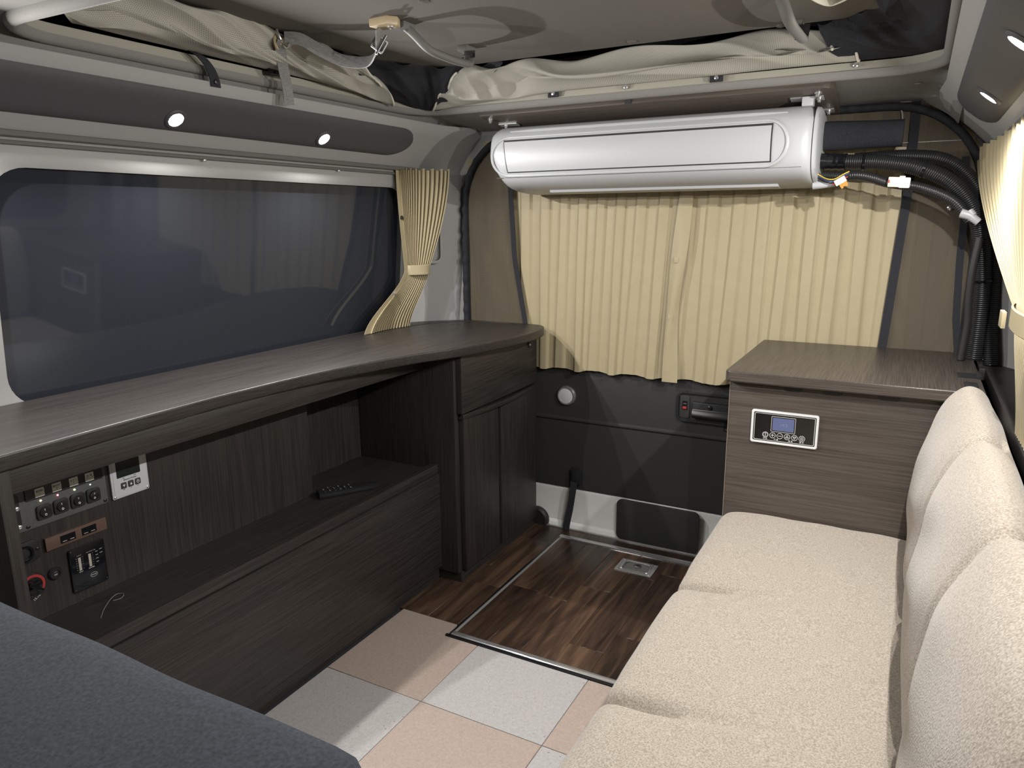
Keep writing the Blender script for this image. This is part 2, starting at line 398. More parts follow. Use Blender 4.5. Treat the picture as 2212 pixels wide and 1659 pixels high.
# left side wall with its window ------------------------------------
WY0, WY1, WZ0, WZ1 = 0.735, 1.958, 0.695, 1.150
wcen = ((WY0+WY1)/2, (WZ0+WZ1)/2)
wp = dense(shift(rrect(WY1-WY0, WZ1-WZ0, 0.07, 8), *wcen), 0.06)
def wl(a, b, t): return (xl(a, b) + 0.004*math.sin(PI*min(1, t*6))*(t < 0.1667), a, b)
wall_l = obj('wall_left', around(wp, wcen, (YF, 2.16, -0.02, 1.335), 16, wl), pillar_m, angle=30); struct(wall_l, 'grey trimmed side wall of the van around the long window')
def glass_x(z, side): return (-1.518 + (z-0.71)*0.0953) if side < 0 else (0.268 - (z-0.71)*0.14)
win1 = obj('window_1', loft([[(glass_x(b, -1)-d, a, b) for a, b in shift(rrect(WY1-WY0+0.03, WZ1-WZ0+0.03, 0.075, 8), *wcen)] for d in (0.0, 0.004)]), glass_m, smooth=False)
struct(win1, 'large dark tinted side window above the left worktop')
gk = [[(lerp(xl(a, b), glass_x(b, -1), t), a, b) for a, b in wp] for t in (0.0, 0.35, 1.0)]
obj('gasket', loft(gk, True, False), black_rubber, win1)
rail = obj('trim_2', [tube([(xl(y, 1.207)+0.008, y, 1.207) for y in [YF+0.1+i*0.15 for i in range(20)]], 0.006, 8), tube([(xl(y, 1.192)+0.006, y, 1.192) for y in [YF+0.1+i*0.15 for i in range(20)]], 0.004, 8)], grey_pl)
struct(rail, 'grey curtain rail above the left window')
for y in (0.35, 1.189, 1.638):
    f = Fr((xl(y, 1.19)+0.010, y, 1.187), (0, 1, 0), (0, 0, 1)); screw(f, 0.004, rail)
pk = Fr((xl(2.05, 1.0), 2.055, 0.985), (0.55, 0.835, 0), (0, 0, 1))
obj('grip_recess', ringplate(pk, rrect(0.075, 0.155, 0.022, 5), rrect(0.058, 0.135, 0.016, 5), 0.016, 0.022), pillar_m, wall_l, bevel=0.002)

# right side wall with its window ------------------------------------
RY0, RY1 = 0.30, 1.93
rcen = ((RY0+RY1)/2, (0.735+1.145)/2)
rp = dense(shift(rrect(RY1-RY0, 1.145-0.735, 0.07, 8), *rcen), 0.08)
wall_r = obj('wall_right', around(rp, rcen, (YF, 2.16, -0.02, 1.335), 16, lambda a, b, t: (xr(a, b), a, b)), pillar_m, angle=30); struct(wall_r, 'grey trimmed side wall of the van behind the sofa')
win2 = obj('window_2', loft([[(glass_x(b, 1)+d, a, b) for a, b in shift(rrect(RY1-RY0+0.03, 0.44, 0.075, 8), *rcen)] for d in (0.0, 0.004)]), glass_m, smooth=False)
struct(win2, 'dark tinted side window behind the sofa and right curtain')
obj('gasket', loft([[(lerp(xr(a, b), glass_x(b, 1), t), a, b) for a, b in rp] for t in (0.0, 0.4, 1.0)], True, False), black_rubber, win2)
railr = obj('trim_3', tube([(xr(y, 1.205)-0.012, y, 1.213) for y in [YF+0.1+i*0.15 for i in range(21)]], 0.006, 8), grey_pl); struct(railr, 'grey curtain rail above the right window')

# rear wall frame round the hatch opening ----------------------------
OX0, OX1, OZ0, OZ1 = -1.356, 0.146, -0.05, 1.333
ocen = ((OX0+OX1)/2, 0.66)
op = dense(shift(rrect(OX1-OX0, OZ1-OZ0, 0.235, 12), (OX0+OX1)/2, (OZ0+OZ1)/2), 0.08)
wall_b = obj('wall_rear', [around(op, ocen, (-1.62, 0.42, -0.06, 1.42), 4, lambda a, b, t: (a, YB - 0.010*math.sin(PI*min(1, t*3))*(t < 0.34), b)),
                           loft([[(a, YB+d, b) for a, b in op] for d in (0.0, 0.05)], True, False)], pillar_m, angle=30); struct(wall_b, 'grey pillar trim framing the rear hatch opening')
wall_f = obj('wall_front_added', box(-1.52, 0.30, YF-0.02, YF, -0.02, 1.40), void_m); struct(wall_f, 'added dark wall closing the unseen front end toward the cab')  # unseen wall added to close the front end and bounce light

# headliner with the pop-up roof opening ------------------------------
CX0, CX1, CY0, CY1 = -1.345, 0.021, 0.714, 1.900
ccen = ((CX0+CX1)/2, (CY0+CY1)/2)
cp = dense(shift(rrect(CX1-CX0, CY1-CY0, 0.11, 8), *ccen), 0.06)
def zc(x, y):
    z = 1.366 - 0.155*max(0, y-1.905)
    return z - max(0.054*sm((-1.340-x)/0.03), 0.066*sm((x-0.018)/0.04))
ceil = obj('ceiling', around(cp, ccen, (-1.375, 0.062, YF, 2.165), 12, lambda a, b, t: (a, b, zc(a, b))), headliner, angle=50); struct(ceil, 'grey cloth headliner around the roof opening')
def path3(poly, z): return [(a, b, z) for a, b in poly]
def offs(poly, d):
    out = []; n = len(poly)
    for i in range(n):
        (a, b), (c, e) = poly[i-1], poly[(i+1) % n]; tx, ty = c-a, e-b; l = math.hypot(tx, ty) or 1
        out.append((poly[i][0]+ty/l*d, poly[i][1]-tx/l*d))
    return out
R_ = 0.0165
rings = []
for k in range(9):
    # half-round bead: from outside-bottom round to inside-top
    rings.append([(p[0], p[1], 1.3665 + R_*math.cos(PI+(k-4)*0.40)) for p in offs(cp, 0.004 - 0.0135*math.sin((k-4)*0.40))])
bead = obj('trim_4', loft(rings, True, False), headliner, angle=60); struct(bead, 'grey padded bead around the roof opening')
lip = obj('trim_5', [loft([[(p[0], p[1], z) for p in offs(cp, d)] for d, z in ((-0.001, 1.368), (0.002, 1.386), (0.014, 1.389), (0.075, 1.391))], True, False)], cream_metal, angle=30); struct(lip, 'cream painted metal lip inside the roof opening')

# pop-up roof above ----------------------------------------------------
roof = obj('roof_panel', [box(-1.275, -0.085, 0.62, 1.785, 1.452, 1.475)], roofcloth, bevel=0.008, seg=3); struct(roof, 'taupe cloth lined panel of the lifting roof')
shell = obj('roof_shell', [box(-1.52, 0.16, 0.55, 2.10, 1.56, 1.575), box(-1.52, -1.50, 0.55, 2.10, 1.388, 1.56), box(0.14, 0.16, 0.55, 2.10, 1.388, 1.56), box(-1.5, 0.14, 2.08, 2.10, 1.388, 1.56), box(-1.5, 0.14, 0.55, 0.57, 1.388, 1.56)], void_m); struct(shell, 'dark outer skin of the lifting roof')

# rear hatch door --------------------------------------------------------
DY = 2.176
door = sroot('door_1', (-0.61, DY, 0.0), 'rear hatch door with black trim panel and white lower edge')
prof = [(DY+0.010, 0.146), (DY, 0.150), (DY-0.001, 0.384), (DY-0.006, 0.390), (DY-0.006, 0.3945), (DY+0.001, 0.400), (DY+0.002, 0.560), (DY+0.012, 0.60), (DY+0.03, 0.62), (DY+0.05, 0.62), (DY+0.05, 0.146)]
obj('trim_panel', loft([[(x, y, z) for y, z in prof] for x in (-1.37, 0.15)]), black_trim, door, angle=20)
prof = [(DY+0.030, -0.03), (DY+0.002, -0.02), (DY-0.002, 0.0), (DY+0.001, 0.012), (DY+0.008, 0.020), (DY+0.010, 0.120), (DY+0.004, 0.136), (DY+0.004, 0.143), (DY+0.014, 0.1475), (DY+0.03, 0.1475)]
obj('painted_lower_edge', loft([[(x, y, z) for y, z in prof] for x in (-1.37, 0.15)]), white_paint, door, angle=25)
f = Fr((-0.978, DY, 0.473), (1, 0, 0), (0, 0, 1))
lp = obj('courtesy_lamp', dome(f, [(0.033, -0.004), (0.033, 0.004), (0.030, 0.008), (0.0265, 0.008), (0.0262, 0.004), (0.0, 0.004)], 28), chrome, door)
obj('lamp_lens', dome(f, [(0.026, 0.003), (0.0258, 0.006), (0.018, 0.008), (0.0, 0.009)], 24), mat('frosted_lens', (0.62, 0.63, 0.64), 0.35), lp)
f = Fr((-0.48, DY, 0.482), (1, 0, 0), (0, 0, 1))
hp = obj('handle_bezel', ringplate(f, rrect(0.246, 0.096, 0.022, 6), rrect(0.232, 0.082, 0.016, 6), -0.002, 0.006), black_pl, door, bevel=0.002)
obj('handle_well', plate(f, 0.236, 0.086, 0.016, -0.003, 0.0006), black_trim, hp)
obj('lock_plate', plate(f.at(-0.098, 0.0), 0.030, 0.072, 0.006, 0.0, 0.004), black_trim, hp, bevel=0.001)
obj('lock_slot', plate(f.at(-0.097, 0.004), 0.016, 0.028, 0.002, 0.0035, 0.0046), black_gloss, hp)
obj('lock_knob', plate(f.at(-0.097, -0.003), 0.012, 0.008, 0.002, 0.004, 0.0075), red_pl, hp, bevel=0.001)
text('LOCK', 0.004, f.at(-0.097, 0.010, 0.0048), print_g, hp)
gp = loft([[f(x, b, c) for b, c in ((0.020, 0.001), (0.018, 0.010), (-0.004, 0.012), (-0.008, 0.016), (-0.022, 0.020), (-0.030, 0.014), (-0.030, 0.001))] for x in (-0.072, 0.118)])
obj('pull_grip', gp, black_pl, hp, bevel=0.002)
screw(f.at(-0.018, 0.006, 0.011), 0.007, hp, black_pl)
obj('latch_tab', box(-0.452, -0.425, DY-0.030, DY+0.002, 0.424, 0.446), black_gloss, door, bevel=0.004)
f = Fr((-0.938, DY, 0.195), (1, 0, 0), (0, 0, 1))
an = obj('strap_anchor', [plate(f, 0.042, 0.062, 0.012, -0.004, 0.010)], black_pl, door, bevel=0.004)
obj('anchor_cover', plate(f.at(0, 0.004), 0.028, 0.040, 0.008, 0.009, 0.016), black_pl, an, bevel=0.003)
pts = [(-0.941, DY-0.014, 0.180), (-0.946, DY-0.016, 0.140), (-0.955, DY-0.016, 0.08), (-0.964, DY-0.018, 0.03), (-0.968, DY-0.020, 0.0005)]
obj('pull_strap', loft([[(x+s, y+d, z) for s, d in ((-0.012, 0), (0.012, 0), (0.012, 0.002), (-0.012, 0.002))] for x, y, z in [tuple(p) for p in cat(pts, 5)]]), black_cloth, door)
f = Fr((-0.650, DY-0.004, 0.074), (1, 0, 0), (0, 0, 1))
obj('step_pad', plate(f, 0.276, 0.142, 0.020, 0.0, 0.008, 6), black_trim, door, bevel=0.003)
obj('buffer_stop', dome(Fr((-1.085, DY-0.004, 0.015), (1, 0, 0), (0, 0, 1)), [(0.045, -0.004), (0.045, 0.008), (0.038, 0.014), (0, 0.014)], 22), black_rubber, door)
win3 = obj('window_3', box(-1.36, 0.14, 2.205, 2.21, 0.60, 1.34), glass_m, smooth=False); struct(win3, 'rear hatch window behind the cream curtains')

# ================================================================== FURNITURE
# left worktop ---------------------------------------------------------
front = [(-1.166, 0.42), (-1.170, 0.548), (-1.175, 0.633), (-1.181, 0.739), (-1.186, 0.861), (-1.188, 0.993), (-1.177, 1.186), (-1.153, 1.344), (-1.111, 1.509), (-1.054, 1.657), (-1.021, 1.803), (-1.002, 1.938), (-1.008, 2.04), (-1.028, 2.105), (-1.060, 2.135), (-1.10, 2.142)]
fc = [(p.x, p.y) for p in cat([(a, b, 0) for a, b in front], 6)]
outline = fc + [(-1.350, 2.142), (-1.365, 2.130), (-1.40, 2.10), (-1.47, 2.03), (-1.498, 1.98), (-1.498, 0.42)]
g0 = Fr((0, 0, 0), (1, 0, 0), (0, 1, 0))
wt = thing('worktop', 'long dark wood worktop with bowed front edge under the left window', 'worktop', (-1.3, 1.28, 0.684))
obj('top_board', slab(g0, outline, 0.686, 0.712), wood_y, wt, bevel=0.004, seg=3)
obj('groove', [tube(cat([(-1.44, 1.80, 0.7122), (-1.42, 1.95, 0.7122), (-1.37, 2.06, 0.7122), (-1.30, 2.115, 0.7122)], 6), 0.0010, 6), tube(cat([(-1.28, 2.118, 0.7122), (-1.17, 2.122, 0.7122), (-1.14, 2.112, 0.7122)], 6), 0.0010, 6)], black_pl, wt)
for dx in (-0.012, 0.010): obj('lid_hole', disc(g0.at(-1.31+dx, 2.02, 0.7120), 0.006, 0, 0.0006, 14), black_pl, wt)

# low storage cabinet with open shelf -----------------------------------
sc = thing('storage_cabinet', 'long dark wood cabinet with open shelf under the left worktop', 'cabinet', (-1.3, 1.1, 0.0))
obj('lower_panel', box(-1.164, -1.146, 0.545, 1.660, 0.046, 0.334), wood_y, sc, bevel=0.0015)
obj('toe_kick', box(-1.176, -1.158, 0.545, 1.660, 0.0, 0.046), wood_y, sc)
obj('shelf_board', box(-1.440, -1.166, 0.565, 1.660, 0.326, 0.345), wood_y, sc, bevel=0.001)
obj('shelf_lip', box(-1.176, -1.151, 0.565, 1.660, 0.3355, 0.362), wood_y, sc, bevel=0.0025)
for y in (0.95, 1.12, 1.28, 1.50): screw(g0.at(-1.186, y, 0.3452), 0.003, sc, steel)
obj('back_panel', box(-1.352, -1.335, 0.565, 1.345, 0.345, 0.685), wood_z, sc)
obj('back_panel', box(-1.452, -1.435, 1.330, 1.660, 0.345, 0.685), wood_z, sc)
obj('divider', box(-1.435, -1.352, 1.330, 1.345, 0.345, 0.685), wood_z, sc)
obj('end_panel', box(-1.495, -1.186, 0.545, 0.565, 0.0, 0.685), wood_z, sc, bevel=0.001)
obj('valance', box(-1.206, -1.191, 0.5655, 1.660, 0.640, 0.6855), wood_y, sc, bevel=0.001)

# end cabinet by the rear door -------------------------------------------
ec = thing('end_cabinet', 'dark wood cupboard with drawer at the rear end of the left worktop', 'cabinet', (-1.27, 1.905, 0.0))
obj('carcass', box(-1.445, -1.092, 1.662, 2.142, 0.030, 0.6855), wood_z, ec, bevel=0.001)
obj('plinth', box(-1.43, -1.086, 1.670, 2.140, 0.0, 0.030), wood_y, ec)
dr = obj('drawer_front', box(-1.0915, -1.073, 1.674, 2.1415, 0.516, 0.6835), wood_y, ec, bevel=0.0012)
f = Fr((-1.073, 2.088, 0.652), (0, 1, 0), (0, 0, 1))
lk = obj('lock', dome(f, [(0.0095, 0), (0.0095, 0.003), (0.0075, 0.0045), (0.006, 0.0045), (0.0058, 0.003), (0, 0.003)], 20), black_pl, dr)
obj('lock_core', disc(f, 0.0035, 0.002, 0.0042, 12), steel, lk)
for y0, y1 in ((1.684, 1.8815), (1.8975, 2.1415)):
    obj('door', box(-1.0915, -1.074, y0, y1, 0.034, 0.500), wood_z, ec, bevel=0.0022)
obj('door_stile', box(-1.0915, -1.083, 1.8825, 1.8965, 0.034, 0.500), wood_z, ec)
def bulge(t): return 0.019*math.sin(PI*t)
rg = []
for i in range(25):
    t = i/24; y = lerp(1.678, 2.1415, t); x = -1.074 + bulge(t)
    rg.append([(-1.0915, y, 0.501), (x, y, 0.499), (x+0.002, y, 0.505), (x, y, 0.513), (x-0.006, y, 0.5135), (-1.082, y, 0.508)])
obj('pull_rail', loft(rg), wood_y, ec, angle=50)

# control gear on the shelf back panel ---------------------------------------
def K(y, z, d=0.0): return Fr((-1.335+d, y, z), (0, 1, 0), (0, 0, 1))
sp = thing('switch_panel', 'dark grey panel of four round rocker switches with white tags', 'switch panel', (-1.335, 0.69, 0.52))
obj('base_plate', plate(K(0.6825, 0.577), 0.229, 0.114, 0.005, 0, 0.006), darkgrey_pl, sp, bevel=0.0015)
obj('tag_strip', plate(K(0.7205, 0.603), 0.142, 0.062, 0.004, 0.0055, 0.0085), black_pl, sp, bevel=0.001)
obj('side_plate', plate(K(0.608, 0.560), 0.060, 0.062, 0.006, 0.0055, 0.009), black_pl, sp, bevel=0.001)
for z in (0.566, 0.532): screw(K(0.633, z, 0.009), 0.0045, sp)
for y in (0.648, 0.7905): screw(K(y, 0.5265, 0.006), 0.0035, sp, black_pl)
led_cols = [((1.0, 0.62, 0.25), 6), ((1.0, 0.10, 0.12), 6), ((0.75, 0.95, 0.25), 5), ((0.8, 0.85, 0.8), 0.6)]
for i, (y, tx) in enumerate(((0.677, '室内灯\n1'), (0.707, '室内灯\n2'), (0.738, 'メイン\n1'), (0.768, '水 道\nポンプ'))):
    lb = obj('tag', plate(K(y-0.003, 0.583), 0.0165, 0.0160, 0.001, 0.0083, 0.0092), label_m, sp)
    text(tx, 0.0046, K(y-0.003, 0.5832, 0.0093), ink, lb)
    ld = obj('indicator_light', dome(K(y-0.002, 0.5665), [(0.0016, 0.0055), (0.0015, 0.007), (0, 0.0075)], 10), emis('indicator_%s' % 'abcd'[i], *led_cols[i]), sp)
    rk = obj('rocker_switch', plate(K(y, 0.545), 0.0265, 0.0265, 0.005, 0.0055, 0.0105), black_pl, sp, bevel=0.0015)
    tilt = 0.16 if i < 3 else -0.10
    fr = Fr(K(y, 0.545, 0.0)(0, 0, 0.0105), (0, 1, 0), Vector((-math.sin(tilt), 0, math.cos(tilt))))
    rc = obj('rocker', dome(fr, [(0.0092, -0.002), (0.0092, 0.0012), (0.0085, 0.0020), (0, 0.0016)], 24), black_gloss, rk)
    obj('on_mark', plate(fr.at(0, 0.0045, 0.0020), 0.0008, 0.0036, 0.0003, 0, 0.0002, 2), print_w, rc)
    obj('off_mark', ringplate(fr.at(0, -0.0045, 0.0020), circ(0.0020, 14), circ(0.0012, 14), 0, 0.0002), print_w, rc)
bmn = thing('battery_monitor', 'white square battery monitor with dark screen and three buttons', 'battery monitor', (-1.335, 0.8465, 0.519))
obj('case', plate(K(0.8465, 0.5580), 0.079, 0.078, 0.003, 0, 0.005), white_pl, bmn, bevel=0.0012)
obj('face_plate', plate(K(0.8465, 0.5580), 0.069, 0.070, 0.002, 0.0045, 0.0055), mat('silver_face', (0.50, 0.51, 0.52), 0.4), bmn)
obj('screen', plate(K(0.8445, 0.5780), 0.050, 0.036, 0.001, 0.0053, 0.0058), mat('lcd_off', (0.015, 0.02, 0.018), 0.15), bmn)
text('Battery Power', 0.0048, K(0.8465, 0.5535, 0.0057), ink, bmn)
text('OUT', 0.0022, K(0.833, 0.5575, 0.0057), ink, bmn); text('BACK', 0.0022, K(0.857, 0.5575, 0.0057), ink, bmn)
for i, y in enumerate((0.8315, 0.8465, 0.8615)):
    bt = obj('button', plate(K(y, 0.5425), 0.0118, 0.0125, 0.002, 0.005, 0.0068), ink, bmn, bevel=0.0005)
    c = K(y, 0.5425, 0.0069)
    if i == 2:
        obj('power_mark', [ringplate(c, circ(0.0030, 16), circ(0.0022, 16), 0, 0.0002), plate(c.at(0, 0.0022), 0.0009, 0.0032, 0.0003, 0, 0.0003, 2)], print_w, bt)
    else:
        s = -1 if i == 0 else 1
        tri = [(-0.0026, -0.0020*s), (0.0026, -0.0020*s), (0, 0.0026*s)]
        obj('arrow_mark', slab(c, tri if s > 0 else tri[::-1], 0, 0.0002), print_w, bt)
    text(('OFF', 'ON', 'Set')[i], 0.0022, K(y, 0.534, 0.0057), ink, bmn)
for y in (0.8115, 0.8815): screw(K(y, 0.5235, 0.005), 0.0028, bmn)
up = thing('usb_panel', 'brown strip with two black twin USB sockets', 'socket panel', (-1.335, 0.729, 0.469))
obj('strip', plate(K(0.729, 0.481), 0.115, 0.0245, 0.001, 0, 0.007), brown_pl, up, bevel=0.0006)
for y in (0.7115, 0.7515):
    us = obj('usb_socket', plate(K(y, 0.481), 0.028, 0.0145, 0.001, 0.0065, 0.0078), black_gloss, up)
    for d in (-0.0068, 0.0068): obj('contact', plate(K(y+d, 0.4770), 0.008, 0.0012, 0.0003, 0.0076, 0.0083, 2), steel, us)
iv = thing('inverter_remote', 'glossy black inverter display with two white bar gauges', 'display', (-1.335, 0.743, 0.366))
obj('case', plate(K(0.743, 0.4095), 0.069, 0.088, 0.005, 0, 0.005), black_gloss, iv, bevel=0.0012)
bar_e = mat('gauge_lit', (0.62, 0.57, 0.48), 0.5)
for y in (0.727, 0.7465):
    for k in range(10): obj('gauge_bar', plate(K(y, 0.4085+k*0.0026), 0.0050, 0.0018, 0.0002, 0.0048, 0.0053, 2), bar_e, iv)
    for k in range(6):
        text('%d' % (10+k), 0.0022, K(y+0.0055, 0.4095+k*0.0046, 0.0053), print_g, iv)
        if y < 0.73: text('%d' % (20+2*k), 0.0022, K(y-0.0060, 0.4095+k*0.0046, 0.0053), print_g, iv)
text('INPUT', 0.0032, K(0.727, 0.4372, 0.0053), print_g, iv); text('OUTPUT (%)', 0.0032, K(0.750, 0.4372, 0.0053), print_g, iv)
text('VOLT', 0.0032, K(0.727, 0.4045, 0.0053), print_w, iv); text('POWER', 0.0032, K(0.7475, 0.4045, 0.0053), print_w, iv)
for k in range(4): obj('status_mark', plate(K(0.7605, 0.4115+k*0.0070), 0.0050, 0.0012, 0.0002, 0.0049, 0.0053, 2), print_g, iv)
for k in range(2): obj('status_mark', plate(K(0.7690, 0.4270+k*0.0075), 0.0060, 0.0012, 0.0002, 0.0049, 0.0053, 2), print_g, iv)
ell = [(0.0072*math.cos(a), 0.0048*math.sin(a)) for a in [2*PI*k/22 for k in range(22)]]
obj('power_button', ringplate(K(0.7500, 0.3890), ell, [(a*0.88, b*0.84) for a, b in ell], 0.0048, 0.0055), print_g, iv)
text('ON/OFF', 0.0027, K(0.7500, 0.3890, 0.0053), print_w, iv)
for y, z in ((0.7125, 0.3705), (0.7735, 0.3705), (0.7125, 0.4485)): screw(K(y, z, 0.005), 0.0018, iv, black_pl)
pb = thing('push_button', 'small round black push button beside the inverter display', 'button', (-1.335, 0.682, 0.410))
obj('bezel', dome(K(0.682, 0.421), [(0.0125, 0), (0.0125, 0.003), (0.010, 0.006), (0.0075, 0.006), (0.0072, 0.004), (0, 0.004)], 24), black_pl, pb)
text('OFF', 0.0035, K(0.682, 0.4185, 0.0042), print_w, pb); text('• •', 0.004, K(0.682, 0.4235, 0.0042), print_w, pb)
kb = thing('battery_selector', 'black rotary selector with red arc and white digits', 'rotary switch', (-1.335, 0.640, 0.395))
obj('base', dome(K(0.640, 0.416), [(0.024, 0), (0.024, 0.004), (0.022, 0.006), (0, 0.006)], 30), black_pl, kb)
arc = [(0.021*math.cos(a), 0.021*math.sin(a)) for a in [math.radians(-35+8*k) for k in range(21)]]
obj('red_arc', slab(K(0.640, 0.416), arc + [(a*0.78, b*0.78) for a, b in reversed(arc)], 0.0058, 0.0072), red_pl, kb)
obj('knob', [dome(K(0.640, 0.416), [(0.0145, 0.005), (0.014, 0.012), (0, 0.012)], 24), plate(Fr(K(0.640, 0.416)(0, 0, 0), (0, 0.75, 0.66), (0, -0.66, 0.75)), 0.008, 0.030, 0.003, 0.010, 0.020)], black_gloss, kb, bevel=0.0008)
text('15.10', 0.0062, Fr(K(0.640, 0.416)(0.006, -0.027, 0.0006), (0, 0.86, 0.50), (0, -0.50, 0.86)), print_w, kb)
sk = thing('power_socket', 'black rounded twelve volt socket at the left end of the shelf', 'socket', (-1.335, 0.642, 0.46))
obj('plate', plate(K(0.640, 0.480), 0.044, 0.040, 0.012, 0, 0.006), black_pl, sk, bevel=0.002)
obj('socket_ring', ringplate(K(0.634, 0.480), circ(0.0155, 26), circ(0.0115, 26), 0.005, 0.010), black_gloss, sk)
screw(K(0.6575, 0.4815, 0.006), 0.0032, sk, black_pl)
# thread and television remote on the shelf
th = obj('thread', tube(cat([(-1.24, 0.700, 0.3458), (-1.265, 0.722, 0.3458), (-1.290, 0.752, 0.3459), (-1.297, 0.770, 0.3459), (-1.286, 0.776, 0.3459), (-1.275, 0.763, 0.3459), (-1.280, 0.750, 0.3459)], 6), 0.00045, 5), print_g)
tag(th, 'pale thin loop of thread lying on the open shelf', 'thread')
rd = Vector((0.53, 0.848, 0)); rs = Vector((0.848, -0.53, 0))
rm = thing('remote_control', 'black remote control with white dotted keys lying on the open shelf', 'remote control', (-1.262, 1.40, 0.3455))
rf = Fr((-1.262, 1.400, 0.3456), rd, -rs)
rings = []
for i in range(13):
    t = i/12; a = lerp(-0.080, 0.080, t); w = 0.021*(1-0.25*t) * (0.85 if i in (0, 12) else 1); hh = (0.018-0.006*t)
    rings.append([rf(a, b*w, c*hh) for b, c in ((-0.8, 0), (-1, 0.35), (-1, 0.8), (-0.75, 1), (0, 1.06), (0.75, 1), (1, 0.8), (1, 0.35), (0.8, 0))])
obj('case', loft(rings), black_pl, rm, angle=50)
for i in range(6):
    for j in (-1, 0, 1):
        a = -0.065 + i*0.014
        ky = obj('key', dome(rf.at(a, j*0.011, 0.0182-(a+0.08)*0.036), [(0.0042, 0), (0.0038, 0.0014), (0, 0.0018)], 10), black_rubber, rm)
        if (i+j) % 2 == 0: obj('key_mark', disc(rf.at(a, j*0.011, 0.0201-(a+0.08)*0.036), 0.0014, 0, 0.0002, 8), print_w, ky)

# right cabinet -----------------------------------------------------------
rc_ = thing('side_cabinet', 'brown wood box cabinet with overhanging lid at the rear end of the sofa', 'cabinet', (-0.10, 1.92, 0.0))
obj('front_panel', box(-0.342, 0.150, 1.676, 1.694, 0.0, 0.686), wood_brown_x, rc_, bevel=0.001)
obj('side_panel', box(-0.3425, -0.326, 1.6945, 2.142, 0.0, 0.686), wood_brown_y, rc_)
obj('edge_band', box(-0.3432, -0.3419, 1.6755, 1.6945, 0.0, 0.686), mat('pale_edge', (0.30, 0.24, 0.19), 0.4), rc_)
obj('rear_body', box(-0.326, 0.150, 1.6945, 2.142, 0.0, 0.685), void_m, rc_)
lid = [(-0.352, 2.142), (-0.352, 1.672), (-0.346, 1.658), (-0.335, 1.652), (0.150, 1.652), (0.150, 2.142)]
obj('lid', slab(g0, lid, 0.6875, 0.712), wood_brown_y, rc_, bevel=0.003, seg=3)
obj('lid_edge', slab(g0, [(-0.3526, 1.70), (-0.3526, 1.672), (-0.3464, 1.6576), (-0.335, 1.6512), (0.150, 1.6512), (0.150, 1.6522), (-0.334, 1.6522), (-0.345, 1.658), (-0.3515, 1.672), (-0.3515, 1.70)], 0.691, 0.7085), wood_brown_x, rc_)
for a, b in ((-0.225, -0.188), (-0.144, -0.107), (-0.036, 0.003)):
    pl = [(a-0.003, 0.6874), (b+0.003, 0.6874), (b+0.001, 0.6770), (b-0.005, 0.6735), (a+0.005, 0.6735), (a-0.001, 0.6770)]
    obj('finger_slot', slab(Fr((0, 1.676, 0), (1, 0, 0), (0, 0, 1)), pl[::-1], -0.0004, 0.0008), black_pl, rc_)
hg = obj('hinge', [box(0.108, 0.149, 1.80, 1.85, 0.7118, 0.7145), tube([(0.148, 1.795, 0.7145), (0.148, 1.855, 0.7145)], 0.0045, 8)], black_pl, rc_)
obj('hinge', box(0.115, 0.14, 1.70, 1.74, 0.7118, 0.716), black_pl, rc_, bevel=0.001)

# air conditioner control panel
cp_ = thing('control_panel', 'black air conditioner control panel with white frame and blue screen', 'control panel', (-0.2185, 1.676, 0.549))
Q = Fr((-0.2185, 1.676, 0.5875), (1, 0, 0), (0, 0, 1))
obj('frame', ringplate(Q, rrect(0.1425, 0.0765, 0.005, 5), rrect(0.1325, 0.0665, 0.003, 5), -0.0005, 0.006), mat('bright_white', (0.85, 0.86, 0.87), 0.3), cp_, bevel=0.0012)
obj('face', plate(Q, 0.1335, 0.0675, 0.003, -0.0005, 0.004), mat('panel_black', (0.014, 0.013, 0.012), 0.22), cp_)
obj('border_line', ringplate(Q, rrect(0.1285, 0.0625, 0.0022, 4), rrect(0.1265, 0.0605, 0.0018, 4), 0.0039, 0.0043), print_w, cp_)
qs = Q.at(-0.0020, 0.0085)
obj('screen_border', ringplate(qs, rrect(0.0515, 0.0355, 0.0018, 4), rrect(0.0500, 0.0340, 0.0014, 4), 0.0039, 0.0043), print_w, cp_)
scn = obj('screen', plate(qs, 0.0455, 0.0295, 0.001, 0.0039, 0.0044), emis('screen_blue', (0.16, 0.19, 0.36), 0.28), cp_)
text('14.5', 0.0105, qs.at(0.001, -0.001, 0.0045), mat('screen_digit', (0.22, 0.25, 0.38), 0.4), scn)
for i in range(6):
    c = Q.at(-0.0388+i*0.01555, -0.0180, 0.0039)
    bt = obj('touch_key', ringplate(c, circ(0.0066, 24), circ(0.0057, 24), 0, 0.0005), print_w, cp_)
    if i == 0: gs = [ringplate(c, circ(0.0047, 18), circ(0.0041, 18), 0, 0.0004), plate(c.at(0, 0.0008), 0.0011, 0.0078, 0.0003, 0, 0.0006, 2)]
    elif i == 1: gs = [plate(c, 0.0072, 0.0011, 0.0003, 0, 0.0004, 2), plate(c, 0.0011, 0.0072, 0.0003, 0, 0.0005, 2)]
    elif i == 2: gs = [plate(c, 0.0078, 0.0011, 0.0003, 0, 0.0004, 2)]
    elif i in (3, 4):
        s = 1 if i == 3 else -1
        T = lambda k: [(-0.0040*k, (-0.0026*k)*s), (0.0040*k, (-0.0026*k)*s), (0, 0.0042*k*s)]
        gs = [ringplate(c, T(1.0)[::s], T(0.55)[::s], 0, 0.0004)]
    else: gs = [plate(c.at(0, d), 0.0080 if d == 0 else 0.0062, 0.0010, 0.0003, 0, 0.0004, 2) for d in (-0.0028, 0, 0.0028)]
    obj('key_symbol', gs, print_w, bt)
